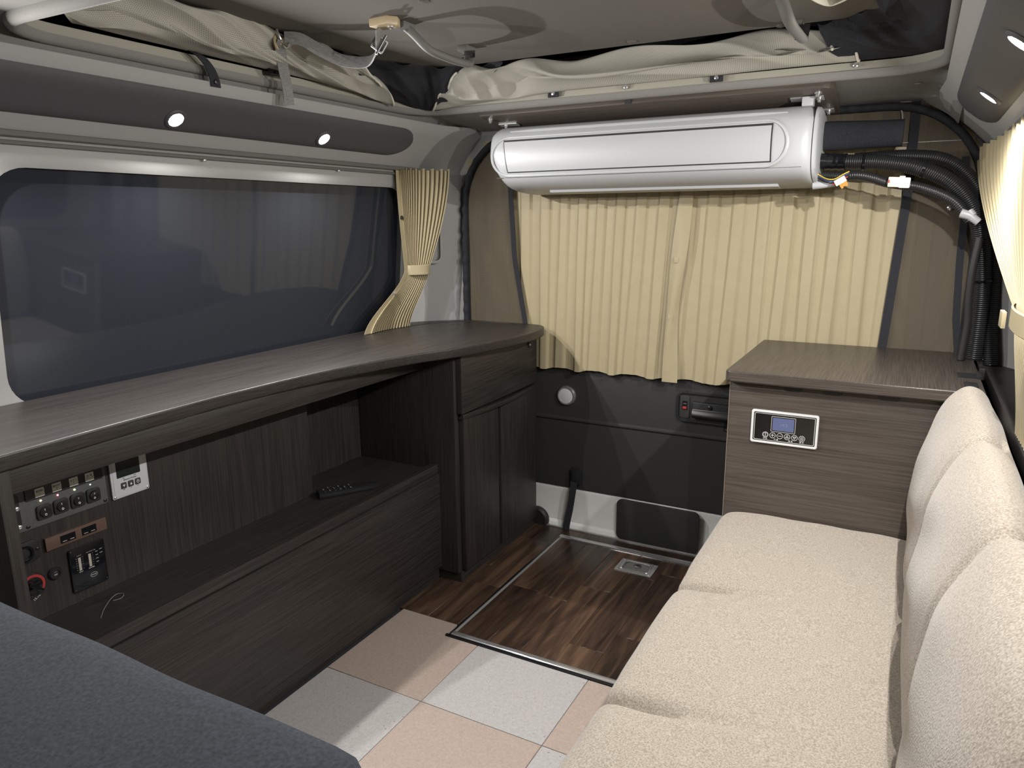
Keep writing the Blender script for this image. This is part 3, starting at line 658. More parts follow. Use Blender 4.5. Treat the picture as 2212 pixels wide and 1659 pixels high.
for a, tx in ((-0.0388, '开/关'), (-0.0154, '风 量'), (0.0156, '温 度'), (0.0389, '模 式')): text(tx, 0.0042, Q.at(a, -0.0272, 0.0043), print_w, cp_)

# right counter along the wall behind the sofa
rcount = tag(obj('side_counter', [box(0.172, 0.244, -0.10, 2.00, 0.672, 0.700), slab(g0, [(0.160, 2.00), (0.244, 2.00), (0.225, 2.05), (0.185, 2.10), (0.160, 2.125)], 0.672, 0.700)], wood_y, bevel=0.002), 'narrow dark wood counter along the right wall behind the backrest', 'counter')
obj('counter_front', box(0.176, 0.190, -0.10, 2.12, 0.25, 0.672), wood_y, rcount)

# sofa ---------------------------------------------------------------------
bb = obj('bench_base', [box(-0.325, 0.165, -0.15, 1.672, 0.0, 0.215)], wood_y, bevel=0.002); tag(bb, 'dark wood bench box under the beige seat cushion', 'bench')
SEAMS = (1.272, 0.893, 0.514)
sec = cat([(-0.318, 0, 0.217), (-0.340, 0, 0.245), (-0.347, 0, 0.30), (-0.345, 0, 0.342), (-0.335, 0, 0.366), (-0.312, 0, 0.379), (-0.26, 0, 0.383), (-0.13, 0, 0.385), (-0.02, 0, 0.384), (0.06, 0, 0.381), (0.09, 0, 0.37), (0.10, 0, 0.34), (0.10, 0, 0.217)], 5)
ns = len(sec)-1; NY = 200
def seat_fn(u, v):
    p = sec[round(u*ns)]; y = lerp(-0.14, 1.674, v); x, z = p.x, p.z
    pin = sum(math.exp(-((y-s)/0.010)**2) for s in SEAMS); wide = sum(math.exp(-((y-s)/0.06)**2) for s in SEAMS)
    fade = sm((-0.10-x)/0.22)
    d = 0.022*pin*fade + 0.008*wide*fade
    if z > 0.36: z -= d
    else: x += d
    x += 0.0
    e = max(0, (y-1.645)/0.029); k = 0.018*(1-math.sqrt(max(0, 1-min(1, e)**2)))
    z -= k if z > 0.3 else 0
    r = math.hypot(x+0.115, (y-1.035)); z += 0.0022*math.exp(-((r-0.055)/0.006)**2) - 0.002*math.exp(-(r/0.05)**2)
    if z > 0.3: z += 0.0016*wav(x*6+y*4, (5, 0.3, 1.1)) + 0.001*wav(y*7-x*9, (4, 1, 2))
    return (x, y, z)
def capped(fn, nu, nv):
    V, F = sheet(fn, nu, nv); n = nv+1
    F.append(tuple(i*n for i in range(nu+1))); F.append(tuple(i*n+nv for i in reversed(range(nu+1)))); 
    F += [(j+1, j, nu*n+j, nu*n+j+1) for j in range(nv)]
    return V, F
tag(obj('seat_cushion', capped(seat_fn, ns, NY), seat_m, angle=70), 'long beige boucle seat cushion of the sofa', 'cushion')
bsec = cat([(0.050, 0, 0.388), (0.041, 0, 0.42), (0.037, 0, 0.48), (0.043, 0, 0.56), (0.060, 0, 0.64), (0.083, 0, 0.695), (0.104, 0, 0.722), (0.122, 0, 0.730), (0.143, 0, 0.722), (0.158, 0, 0.70), (0.166, 0, 0.66), (0.168, 0, 0.55), (0.165, 0, 0.388)], 5)
nb = len(bsec)-1
def back_fn(u, v):
    p = bsec[round(u*nb)]; y = lerp(-0.14, 1.662, v); cx, cz = 0.108, 0.555
    pin = sum(math.exp(-((y-s+0.03*(p.z-0.55))/0.009)**2) for s in SEAMS); wide = sum(math.exp(-((y-s+0.03*(p.z-0.55))/0.055)**2) for s in SEAMS)
    k = 1 - 0.10*wide*(p.x < 0.15) - 0.10*pin*(p.x < 0.15)
    e = max(0, (y-1.615)/0.047); k *= 0.75+0.25*math.sqrt(max(0, 1-min(1, e)**2))
    x = cx + (p.x-cx)*k; z = cz + (p.z-cz)*(1-(1-k)*0.55)
    x += 0.0025*wav(y*3+p.z*8, (4, 0.2, 1.7))
    return (x, y, max(z, 0.388))
tag(obj('back_cushion', capped(back_fn, nb, NY), seat_m, angle=70), 'rounded beige boucle backrest cushion standing along the sofa', 'cushion')

# folded seat in the foreground ------------------------------------------------
fsec = cat([(0, -0.24, 0.535), (0, -0.10, 0.572), (0, 0.10, 0.594), (0, 0.25, 0.606), (0, 0.35, 0.613), (0, 0.398, 0.611), (0, 0.413, 0.594), (0, 0.411, 0.56), (0, 0.395, 0.50), (0, 0.37, 0.46), (0, 0.1, 0.44), (0, -0.24, 0.44)], 5, closed=True)
rings = []
for i in range(41):
    t = i/40; x = lerp(-1.135, -0.338, t)
    e = max(0, (x+0.388)/0.05); k = math.sqrt(max(0.0, 1-min(1, e)**2)); e2 = max(0, (-1.10-x)/0.035); k *= math.sqrt(max(0.0, 1-min(1, e2)**2)); k = 0.55+0.45*k
    rings.append([(x, p.y - (1-k)*0.12*(p.y > 0.2) + 0.002*wav(x*5, (3, 0, 1)), 0.50+(p.z-0.50)*k + 0.0015*wav(x*4+p.y*5, (4, 1, 2))) for p in fsec])
fg = thing('folded_seat', 'dark slate cloth seat back in the near left corner', 'seat', (-0.74, 0.08, 0.0))
obj('cushion', loft(rings), fg_m, fg, angle=60)
obj('pedestal', box(-0.98, -0.52, -0.15, 0.25, 0.0, 0.45), black_cloth, fg, bevel=0.02)

# ================================================================== LAMPS
def bar(side, y_end, name, label):
    z0, z1 = (1.239, 1.311) if side < 0 else (1.240, 1.302)
    fnx = xl if side < 0 else xr
    nrm = Vector((0.702, 0, -0.712)) if side < 0 else Vector((-0.615, 0, -0.789))
    def fn(u, v):
        y = lerp(YF+0.05, y_end, 1-(1-u)**2); r = 0.085
        e = max(0, (y-(y_end-r))/r); w = (max(0, 1-min(1, e)**2.2))**0.5
        s = (v*2-1); ss = s*w - 0.12*(1-w)*(-1 if side < 0 else 1)
        z = lerp(z0, z1, (ss+1)/2); x = fnx(min(y, 1.97), z)
        o = 0.010*(1-abs(s)**5)*(w**0.4) + 0.0005
        return Vector((x, y, z)) + nrm*o
    return tag(obj(name, sheet(fn, 90, 18), bar_m, angle=60), label, 'light bar')
bar(-1, 1.885, 'light_bar', 'charcoal overhead light bar above the left window')
bar(1, 1.965, 'light_bar', 'charcoal overhead light bar above the right curtain')
def led(p, n, label, grp=None):
    n = Vector(n).normalized(); u = Vector((0, 1, 0)); v = n.cross(u)
    f = Fr(p, u, v)
    if f.n.dot(n) < 0: f = Fr(p, -u, v)
    t = thing('led_lamp', label, 'lamp', p, grp)
    obj('bezel', dome(f, [(0.024, -0.004), (0.024, 0.001), (0.021, 0.004), (0.0165, 0.004), (0.0155, -0.001)], 28), bar_m, t)
    obj('lens', dome(f, [(0.0158, -0.001), (0.0150, 0.0015), (0.008, 0.0028), (0.0, 0.003)], 22), lens_m, t)
    ld = bpy.data.lights.new('led_light', 'AREA'); ld.shape = 'DISK'; ld.size = 0.015; ld.energy = LAMP_W; ld.color = LAMP_COL
    lo = bpy.data.objects.new('led_light', ld); COL.objects.link(lo); lo.parent = t
    lo.location = n*0.006; lo.rotation_euler = (-n).to_track_quat('Z', 'Y').to_euler() if False else n.to_track_quat('-Z', 'Y').to_euler()
    return t
NL, NR = (0.702, 0, -0.712), (-0.615, 0, -0.789)
def lp_l(y): return Vector((xl(y, 1.266), y, 1.266)) + Vector(NL)*0.0105
def lp_r(y): return Vector((xr(y, 1.263), y, 1.263)) + Vector(NR)*0.0105
led(lp_l(1.512), NL, 'bright round LED spot on the left light bar nearest the rear')
led(lp_l(1.072), NL, 'bright round LED spot on the left light bar nearer the camera')
led(lp_r(1.595), NR, 'bright LED spot near the rear end of the right light bar')
led(lp_r(1.130), NR, 'bright LED spot at the right picture edge on the right light bar')
led(lp_l(0.63), NL, 'LED spot on the left light bar just outside the left picture edge')
led(lp_r(0.665), NR, 'LED spot on the right light bar just outside the right picture edge')

# ================================================================== AIR CONDITIONER
def resample(pts, step):
    P = [Vector(p) for p in pts]; out = [P[0]]; acc = 0.0
    for a, b in zip(P, P[1:]):
        l = (b-a).length; d = step-acc
        while d <= l: out.append(a+(b-a)*(d/l)); d += step
        acc = (acc+l) % step
    return out
ac = thing('air_conditioner', 'white wall air conditioner hung across the rear window', 'air conditioner', (-0.69, 2.03, 1.12))
apts = [(2.118, 1.300), (2.06, 1.309), (2.00, 1.314), (1.962, 1.306), (1.935, 1.283), (1.924, 1.250), (1.923, 1.210), (1.930, 1.178), (1.950, 1.153), (1.985, 1.137), (2.04, 1.128), (2.118, 1.124)]
asec = [(p.x, p.y) for p in cat([(a, b, 0) for a, b in apts], 6)]
def ax0(z): return -1.128 + max(0, 1.23-z)*0.42 + max(0, z-1.29)*0.5
def ax1(z): return -0.236 - max(0, z-1.28)*0.35
rings = []
for t, k in [(0.0, 0.70), (0.0025, 0.84), (0.008, 0.93), (0.017, 0.98), (0.03, 1.0)] + [(0.05+0.9*i/12, 1.0) for i in range(13)] + [(0.97, 1.0), (0.983, 0.985), (0.992, 0.95), (0.9975, 0.89), (1.0, 0.80)]:
    ring = []
    for y, z in asec:
        yy = 2.118 + (y-2.118)*k; zz = 1.227 + (z-1.227)*(0.55+0.45*k)
        ring.append((lerp(ax0(z), ax1(z), t), yy, zz))
    rings.append(ring)
obj('housing', loft(rings), white_pl, ac, angle=40)
# arc-length along the front for placing detail
alen = [0.0]
for (a, b), (c, d) in zip(asec, asec[1:]): alen.append(alen[-1]+math.hypot(c-a, d-b))
def afront(z):
    """point and outward normal on the front curve at a height"""
    best = min(range(1, len(asec)-1), key=lambda i: abs(asec[i][1]-z) + (10 if asec[i][0] > 2.09 else 0))
    i = best; j = i+1 if (asec[i][1]-z) > 0 else i-1
    t = (asec[i][1]-z)/((asec[i][1]-asec[j][1]) or 1); t = max(0, min(1, t))
    y = lerp(asec[i][0], asec[j][0], t)
    ty, tz = asec[i+1][0]-asec[i-1][0], asec[i+1][1]-asec[i-1][1]; l = math.hypot(ty, tz)
    return y, (tz/l, -ty/l)       # normal (y, z)
def apt(x, z, o=0.0):
    y, n = afront(z); return Vector((x, y+n[0]*o, z+n[1]*o))
def apatch(x0, x1, z0, z1, o, nx=8, nz=10, slant=0.0): return sheet(lambda u, v: apt(lerp(x0, x1, u) + slant*(1-v)*(1-u), lerp(z0, z1, v), o), nx, nz)
obj('gap', apatch(-1.0715, -0.3285, 1.1812, 1.2712, 0.0014, slant=0.012), mat('gap_dark', (0.03, 0.03, 0.032), 0.6), ac)
fl = obj('front_flap', apatch(-1.0682, -0.3318, 1.1845, 1.2655, 0.0028, slant=0.012), white_pl, ac, thick=0.002)
st = shift(rrect(0.815, 0.106, 0.0525, 10), -0.700, 1.2255); st = dense(st, 0.03)
obj('raised_rim', tube([apt(a, b, 0.0005) for a, b in st + st[:1]], 0.0042, 8, caps=False), white_pl, ac)
obj('top_rib', tube([apt(x, 1.296, 0.0005) for x in [-1.06+i*0.76/10 for i in range(11)]], lambda i: 0.0048 if 0 < i < 10 else 0.0015, 8), white_pl, ac)
obj('seam_line', tube([apt(x, 1.168, -0.0002) for x in [-1.10+i*0.84/10 for i in range(11)]], 0.0008, 5), grey_pl, ac)
obj('louver', [loft([[(x, y, z) for y, z in ((2.00, 1.134), (2.005, 1.126), (2.06, 1.122), (2.065, 1.130))] for x in (-0.96, -0.32)])], white_pl, ac, bevel=0.0015)
obj('end_cap', loft([[(x, 2.118+(y-2.118)*k-0.002, 1.227+(z-1.227)*(0.55+0.45*k)) for y, z in asec] for x, k in ((-0.2385, 0.93), (-0.2325, 0.90), (-0.2300, 0.82))]), white_pl, ac, angle=40)

mb = thing('mounting_board', 'dark wood board screwed to the headliner above the air conditioner', 'board', (-0.67, 2.0, 1.33))
def bz(y): return 1.353 - 0.19*(y-1.915)
B = Fr((0, 1.912, 1.340), (1, 0, 0), Vector((0, 1, -0.19)).normalized())
bo = [(-1.142, 0.0), (-0.225, 0.0), (-0.208, 0.006), (-0.200, 0.022), (-0.200, 0.195), (-1.142, 0.195)]
obj('board', slab(B, bo, 0.0, 0.0185), wood_brown_x, mb, bevel=0.0015)
obj('strap_mark', box(-0.700, -0.684, 1.9105, 1.9135, 1.3405, 1.3585), black_pl, mb)
for a, b in ((-1.122, 0.030), (-1.10, 0.085), (-0.235, 0.030), (-0.235, 0.062), (-0.222, 0.160)):
    f = Fr(B(a, b, 0), (1, 0, 0), -B.v)
    bt = obj('bolt', dome(f, [(0.0085, 0), (0.0085, 0.0016), (0.006, 0.002), (0.006, 0.007), (0.004, 0.0075), (0.004, 0.012), (0, 0.012)], 12), chrome, mb)
for b_ in ([(-0.30, 0.050), (-0.225, 0.050), (-0.225, 0.076), (-0.30, 0.076)], [(-0.27, 0.148), (-0.210, 0.148), (-0.210, 0.172), (-0.27, 0.172)], [(-1.12, 0.074), (-1.06, 0.074), (-1.06, 0.096), (-1.12, 0.096)]): obj('bracket', slab(B, b_, -0.003, -0.0005), steel, mb)
obj('bracket_foot', [box(-0.272, -0.246, 1.955, 1.985, 1.308, 1.330)], white_pl, mb, bevel=0.003)

# hoses ----------------------------------------------------------------------
def hose(pts, r, label, name='corrugated_hose', pitch=0.0048):
    P = resample(cat(pts, 14), pitch/4)
    prof = (1.0, 0.97, 0.90, 0.97)
    return tag(obj(name, tube(P, lambda i: r*prof[i % 4], 14), black_pl, angle=80), label, 'hose')
h1 = hose([(-0.235, 2.060, 1.186), (-0.169, 2.05, 1.182), (-0.096, 2.045, 1.178), (-0.015, 2.04, 1.162), (0.060, 2.04, 1.125), (0.112, 2.04, 1.060), (0.138, 2.045, 0.972), (0.150, 2.05, 0.853), (0.1505, 2.055, 0.713)], 0.0190, 'thick black corrugated hose curving from the air conditioner down to the cabinet lid')
h2 = hose([(-0.155, 2.088, 1.190), (-0.038, 2.085, 1.192), (0.045, 2.08, 1.178), (0.104, 2.075, 1.128), (0.146, 2.07, 1.045), (0.168, 2.062, 0.945), (0.174, 2.06, 0.83), (0.186, 2.055, 0.702)], 0.0165, 'black corrugated hose running behind and above the thick hose')
h3 = hose([(-0.222, 2.040, 1.150), (-0.180, 2.030, 1.147), (-0.140, 2.026, 1.148), (-0.105, 2.026, 1.140), (-0.070, 2.028, 1.128), (0.0, 2.028, 1.115), (0.065, 2.02, 1.085), (0.105, 2.018, 1.04)], 0.0120, 'thin black corrugated hose running under the thick hose')
obj('tape_wrap', tube(resample(cat([(-0.236, 2.060, 1.186), (-0.20, 2.055, 1.184), (-0.165, 2.05, 1.182)], 6), 0.006), lambda i: 0.0205+0.0008*math.sin(i*2.3), 14), black_gloss, h1)
for p, d, hh in (((-0.130, 2.047, 1.180), (1, 0, -0.05), h1), ((0.0, 2.04, 1.158), (1, 0, -0.35), h1), ((0.147, 2.048, 0.90), (0.1, 0, -1), h1)):
    d = Vector(d).normalized(); u = d.cross(Vector((0, 1, 0))).normalized(); f = Fr(p, u, d.cross(u))
    obj('cable_tie', ringplate(f, circ(0.0212, 24), circ(0.0185, 24), -0.0025, 0.0025), black_gloss, hh)
cb = obj('black_cable', tube(cat([(0.128, 2.020, 1.00), (0.122, 2.018, 0.93), (0.122, 2.02, 0.86), (0.126, 2.022, 0.80), (0.122, 2.022, 0.7135)], 8), 0.0085, 10), black_rubber); tag(cb, 'smooth black sleeve hanging beside the hoses down to the cabinet lid', 'cable')
wc = thing('wire_connector', 'ivory plastic plug at the end of the thin hose', 'connector', (-0.047, 2.012, 1.12))
f = Fr((-0.047, 2.010, 1.1285), Vector((1, 0, -0.06)).normalized(), Vector((0.06, 0, 1)).normalized())
ivory = mat('ivory_plastic', (0.66, 0.65, 0.52), 0.35)
obj('plug_body', plate(f.at(-0.012, 0), 0.026, 0.023, 0.002, -0.008, 0.009), ivory, wc, bevel=0.001)
obj('plug_head', plate(f.at(0.010, -0.001), 0.024, 0.024, 0.003, -0.009, 0.010), mat('white_connector', (0.74, 0.74, 0.70), 0.35), wc, bevel=0.0012)
obj('latch', plate(f.at(0.004, 0.0125), 0.012, 0.004, 0.001, -0.004, 0.005), ivory, wc)
obj('red_seal', plate(f.at(-0.0235, 0.001), 0.004, 0.007, 0.001, 0.003, 0.0095), red_pl, wc)
fu = thing('fuse_holder', 'white connector with orange blade fuse below the hoses', 'fuse', (-0.175, 2.005, 1.12))
f = Fr((-0.176, 2.002, 1.135), Vector((0.86, 0, 0.5)), Vector((-0.5, 0, 0.86)))
obj('holder', plate(f, 0.026, 0.0145, 0.0015, -0.006, 0.006), mat('white_connector', (0.7, 0.7, 0.7), 0.4), fu, bevel=0.0008)
obj('fuse', [plate(f.at(0.003, -0.0115), 0.018, 0.009, 0.0015, -0.003, 0.003), plate(f.at(-0.003, -0.017), 0.005, 0.003, 0.0005, -0.002, 0.002), plate(f.at(0.008, -0.017), 0.005, 0.003, 0.0005, -0.002, 0.002)], mat('orange_fuse', (0.62, 0.27, 0.06), 0.3), fu)
for nm, c, dz in (('yellow_wire', (0.75, 0.55, 0.06), 0.004), ('blue_wire', (0.04, 0.07, 0.22), 0.0), ('black_wire', (0.015, 0.015, 0.015), -0.004)):
    obj(nm, tube(cat([(-0.234, 2.02, 1.152+dz), (-0.21, 2.012, 1.138+dz), (-0.190, 2.006, 1.136+dz), (-0.172, 2.004, 1.146+dz), (-0.158, 2.004, 1.153+dz)], 6), 0.0014, 6), mat(nm, c, 0.4), fu)
for d in (-0.0155, 0.0150): obj('red_wire', tube([f(d-0.003, 0.001, 0.0), f(d+0.003, 0.001, 0.0)], 0.0022, 8), red_pl, fu)
gcl = tag(obj('hose_clip', [tube([(0.085, 2.012, 1.056), (0.103, 2.008, 1.050), (0.122, 2.006, 1.035)], lambda i: 0.011-0.001*i, 10), tube([(0.100, 2.008, 1.062), (0.110, 2.006, 1.050)], 0.008, 8)], mat('pale_grey_plastic', (0.42, 0.42, 0.42), 0.4), bevel=0.002), 'pale grey plastic clip on the hoses where they bend down', 'clip')
wsl = tag(obj('drain_sleeve', tube(cat([(-0.240, 2.03, 1.128), (-0.22, 2.028, 1.128), (-0.19, 2.026, 1.130)], 4), lambda i: 0.011-0.0005*i, 12), white_pl), 'short white drain sleeve under the end of the air conditioner', 'sleeve')

# ================================================================== CURTAINS AND NET AT THE REAR
def tri(p): p = p % 1.0; return p*4 if p < 0.25 else (2-p*4 if p < 0.75 else p*4-4)
def rear_curtain(x0t, x1t, x0b, x1b, n, seed, hems, name, label):
    NU = n*16
    def fn(u, v):
        z = lerp(1.335, 0.566, v); x = lerp(lerp(x0t, x1t, u), lerp(x0b, x1b, u), v)
        ph = u*n + 0.10*math.sin(u*9+seed)
        d = 0.0075*max(-0.5, min(0.5, tri(ph)*2.4)) + 0.0010*tri(ph+0.15) + 0.0012*wav(u*n*0.6+v*3, (1.3, seed, 2))*v
        w = sm((v-0.45)/0.55); d += 0.0022*w*math.sin(ph*2*PI*0.5+seed)
        x += 0.006*w*math.sin(ph*PI+seed*2)
        z -= 0.004*w*math.sin(ph*PI+seed)*(v > 0.9)
        return (x, 2.1575 - d - 0.002*math.exp(-((v-0.945)/0.006)**2), z)
    t = tag(obj(name, sheet(fn, NU, 48), curt_m, angle=22), label, 'curtain')
    return t, fn
cl, fnl = rear_curtain(-1.340, -0.592, -1.330, -0.640, 11, 0.7, 0, 'rear_curtain', 'pleated cream curtain over the left half of the rear window')
cr_, fnr = rear_curtain(-0.588, 0.130, -0.625, 0.135, 11, 2.1, 0, 'rear_curtain', 'pleated cream curtain over the right half of the rear window')
def edge_strip(u, v):
    z = lerp(1.30, 0.560, v); c = lerp(-0.590, -0.625, v) + 0.006*math.sin(v*7); w = 0.042
    return (c + (u-0.5)*w + 0.003*math.sin(v*11+u*3), 2.1475 - 0.006*math.sin(PI*u) - 0.003*math.sin(v*9+u*4), z)
es = obj('leading_edge', sheet(edge_strip, 8, 40), curt_m, cl, thick=0.001)
for v in (0.50, 0.73): 
    p = edge_strip(0.4, v); obj('hook_tape', box(p[0]-0.007, p[0]+0.007, 2.1395, 2.1425, p[2]-0.009, p[2]+0.009), curt_m, cl, bevel=0.001)

nt_ = thing('insect_net', 'brown insect net with black bindings hung inside the rear hatch opening', 'insect net', (-0.61, 2.149, 0.6))
def net_sheet(name, xa, xb, z0, z1, fold):
    def fn(u, v):
        z = lerp(z0, z1, v); x = lerp(xa(z), xb(z), u)
        return Vector((x, 2.1485 - 0.0018*fold*(1+math.sin(x*60+z*9)*math.sin(z*14+x*8)), z))
    NU, NV = 18, 30; V, F = sheet(fn, NU, NV)
    return obj(name, (V, F), net_m, nt_, uv=[(p[0], p[2]) for p in V])
def bl(z): return pw(z, [(0.6, -1.100), (0.727, -1.117), (0.923, -1.153), (1.129, -1.166), (1.33, -1.170)])
def brr(z): return pw(z, [(0.6, -0.060), (0.727, -0.050), (1.103, -0.030), (1.25, -0.030), (1.33, -0.032)])
def edge_l(z): return OX0+0.008 + (0.235-math.sqrt(max(0, 0.235**2-max(0, z-(OZ1-0.235))**2)))
def edge_r(z): return OX1-0.008 - (0.235-math.sqrt(max(0, 0.235**2-max(0, z-(OZ1-0.235))**2)))
net_sheet('net_panel', edge_l, bl, 0.60, 1.32, 1.0)
net_sheet('net_panel', brr, edge_r, 0.60, 1.318, 1.0)
net_sheet('net_panel', lambda z: -0.36, brr, 1.22, 1.325, 1.0)
def strip(name, xf, z0, z1, w, yo=2.1395, n=30):
    return obj(name, loft([[(xf(z)+s*w/2, yo+d, z) for s, d in ((-1, 0), (1, 0), (1, 0.0022), (-1, 0.0022))] for z in [lerp(z0, z1, k/n) for k in range(n+1)]]), black_cloth, nt_)
strip('binding', bl, 0.60, 1.325, 0.017); strip('binding', brr, 0.60, 1.325, 0.021)
strip('binding', lambda z: pw(z, [(0.70, 0.123), (0.80, 0.108), (0.95, 0.100), (1.10, 0.098), (1.2, 0.085)]), 0.70, 1.19, 0.016)
# gathered black edging round the opening
gpts = [(p[0], p[1]) for p in offs(op, -0.017) if p[1] > 0.62]
i0 = max(range(len(gpts)), key=lambda i: (gpts[i][0]-gpts[i-1][0])**2+(gpts[i][1]-gpts[i-1][1])**2); gpts = gpts[i0:]+gpts[:i0]
gp3 = resample([(a, 2.137, b) for a, b in gpts], 0.006)
obj('gathered_edging', tube(gp3, lambda i: 0.0165+0.0050*math.sin(i*0.9)*math.sin(i*0.23+1), 9, flat=0.010), black_cloth, nt_, angle=70)
def roll(u, v):
    a = v*2*PI; x = lerp(-1.13, -0.052, u)
    return (x, 2.085 + 0.020*math.cos(a) + 0.002*math.sin(x*30), 1.249 + 0.034*math.sin(a)*(1+0.06*math.sin(x*22)) + 0.010*(x+0.25)*-1.0*(x > -0.25))
rl = tag(obj('rolled_screen', loft([[roll(i/40, k/14) for k in range(14)] for i in range(41)]), black_cloth, angle=70), 'black rolled up screen behind the air conditioner', 'rolled screen')
zp = obj('zip_line', tube([(x, 2.144, 1.229) for x in (-0.10, 0.0, 0.05, 0.095)], 0.0012, 6), chrome, nt_)
sn = obj('snap', dome(Fr((0.066, 2.1455, 1.07), (1, 0, 0), (0, 0, 1)), [(0.007, 0), (0.0065, 0.003), (0.003, 0.005), (0, 0.0052)], 16), chrome, nt_)
pt = obj('pull_tab', tube([(-0.066, 2.140, 1.315), (-0.060, 2.138, 1.295), (-0.058, 2.138, 1.275)], 0.005, 8, flat=0.002), white_pl, nt_)

# side curtains, tied back ------------------------------------------------------
def tied(name, label, top, waist, bot, zt, zw, zb, n, amp, nrm, tie_r):
    T = [cat([(*p, 0) for p in q], 10) for q in (top, waist, bot)]
    def at(q, u):
        k = u*(len(q)-1); i = min(int(k), len(q)-2); return q[i]+(q[i+1]-q[i])*(k-i)
    NV = 40
    def fn(u, v):
        z = lerp(zt, zb, v)
        if z >= zw:
            t = (zt-z)/(zt-zw); a, b, ka = at(T[0], u), at(T[1], u), 1-0.55*sm(t)
            e = t**1.6
        else:
            t = (zw-z)/(zw-zb); a, b, ka = at(T[1], u), at(T[2], u), 0.45+0.35*sm(t); e = sm(t)*0.6+t*0.4
        p = a+(b-a)*e
        o = nrm*(amp*ka*(2*abs(math.sin(PI*u*n))**0.55-1))
        fr = 0.003*math.sin(u*n*PI)*(v < 0.03)
        return Vector((p.x, p.y, z+fr)) + o
    t = thing(name, label, 'curtain', (T[2][0].x, T[2][len(T[2])//2].y, zb))
    obj('cloth', sheet(fn, n*12, NV), curt_m, t, angle=40)
    w0, w1 = at(T[1], -0.0), at(T[1], 1.0); c = (w0+w1)/2; hx = (w1-w0)/2
    ring = []
    for k in range(24):
        a = 2*PI*k/24; ring.append(Vector((c.x, c.y, 0)) + Vector((hx.x, hx.y, 0))*1.08*math.cos(a) + nrm*(tie_r*math.sin(a)))
    obj('tie_band', loft([[Vector((p.x, p.y, zw+dz)) + nrm*o for p in ring] for dz, o in ((-0.016, 0), (-0.014, 0.002), (0.014, 0.002), (0.016, 0))], True, False), curt_m, t, thick=0.0015)
    return t, fn
lc, lfn = tied('side_curtain', 'cream pleated curtain tied back at the left rear pillar', [(-1.432, 1.905), (-1.41, 1.96), (-1.340, 2.048)], [(-1.428, 1.922), (-1.415, 1.945), (-1.388, 1.985)], [(-1.438, 1.735), (-1.445, 1.83), (-1.430, 1.925)], 1.206, 0.893, 0.7135, 17, 0.011, Vector((0.86, -0.5, 0)), 0.016)
def hem(u, v):
    p = lfn(0.0, v); w = 0.020
    return Vector((p.x+0.010, p.y - 0.012 + (u-0.5)*w*(1+1.2*sm((v-0.65)/0.35)), p.z))
obj('front_hem', sheet(hem, 4, 40), curt_m, lc, thick=0.001)
for z_, y_, m_ in ((1.058, 1.905, black_pl), (0.826, 1.833, chrome)):
    v_ = (1.206-z_)/(1.206-0.7135); p = hem(0.5, v_)
    obj('snap', dome(Fr((p.x+0.001, p.y, p.z), (0, 1, 0), (0, 0, 1)), [(0.0065, 0), (0.006, 0.003), (0.003, 0.0045), (0, 0.0048)], 14), m_, lc)
rcu, _ = tied('side_curtain', 'cream pleated curtain hanging over the right window behind the sofa', [(0.118, 2.160), (0.140, 1.95), (0.148, 1.60), (0.148, 1.20), (0.148, 0.95)], [(0.148, 1.34), (0.148, 1.25), (0.148, 1.15)], [(0.165, 1.27), (0.168, 1.08), (0.168, 0.90)], 1.212, 0.905, 0.735, 24, 0.011, Vector((-1, 0, 0)), 0.015)
tb = obj('strap_end', box(0.126, 0.132, 1.325, 1.362, 0.882, 0.907), curt_m, rcu, bevel=0.001)

# ================================================================== POP-UP ROOF TENT
def tent(name, label, cat_, L, U, inward, m, folds, seed, nu=170, nv=44, amp=0.021, hem_ends=(), layers=((0.0, 1.0, 0.0, 1.0, 1.0, 0.0),)):
    Lc, Uc = cat(L, 12), cat(U, 12)
    def at(q, u):
        k = u*(len(q)-1); i = min(int(k), len(q)-2); return q[i]+(q[i+1]-q[i])*(k-i)
    inward = Vector(inward).normalized()
    def fn(u, v):
        a, b = at(Lc, u), at(Uc, u); p = a+(b-a)*v
        e = math.sin(PI*v)**0.7 * (0.35+0.65*sm(u/0.08)*sm((1-u)/0.08))
        ph = 2*PI*(folds*v + 0.55*u*seed/3 + 0.22*math.sin(u*6+seed) + 0.08*math.sin(u*19+seed))
        loc = math.sin(u*13+v*4+seed)*0.6 + math.sin(u*29-v*7+seed*2)*0.4
        fin = 1-abs(math.sin(u*21+v*8+2*math.sin(u*9+seed)+seed))*2
        w = math.sin(ph)*0.60 + loc*0.34 + fin*0.42 + math.sin(u*61+v*5+seed)*0.10
        p = p + inward*(amp*e*(1.0+0.85*w))
        p.z += e*(0.011*math.cos(ph)*amp/0.02 + 0.006*math.sin(u*17+v*5+seed))
        return p
    lu = sum((Vector(b)-Vector(a)).length for a, b in zip(L, L[1:])); lv = (Vector(U[0])-Vector(L[0])).length*1.35
    t = thing(name, label, cat_, Lc[len(Lc)//2])
    for v0, v1, u0, u1, k, back in layers:
        def lay(u, v):
            uu, vv = lerp(u0, u1, u), lerp(v0, v1, v); base = at(Lc, uu)+(at(Uc, uu)-at(Lc, uu))*vv
            p = base + (fn(uu, vv)-base)*k
            e = math.sin(PI*v)**0.6
            return p + inward*(0.010*e*(1.2+math.sin(uu*19+seed*k)) - back) + Vector((0, 0, -0.010*(1-v)*e + 0.008*v**4*math.sin(uu*27+seed)))
        V, F = sheet(lay, nu, nv)
        obj('cloth_fold' if len(layers) > 1 else 'cloth', (V, F), m, t, uv=[(i/nu*lu, j/nv*lv*(v1-v0)) for i in range(nu+1) for j in range(nv+1)], angle=80)
        for e in hem_ends:
            obj('end_hem', tube([lay(e, k_/24)+inward*0.001 for k_ in range(25)], 0.0030, 7), hem_m, t)
    return t, fn
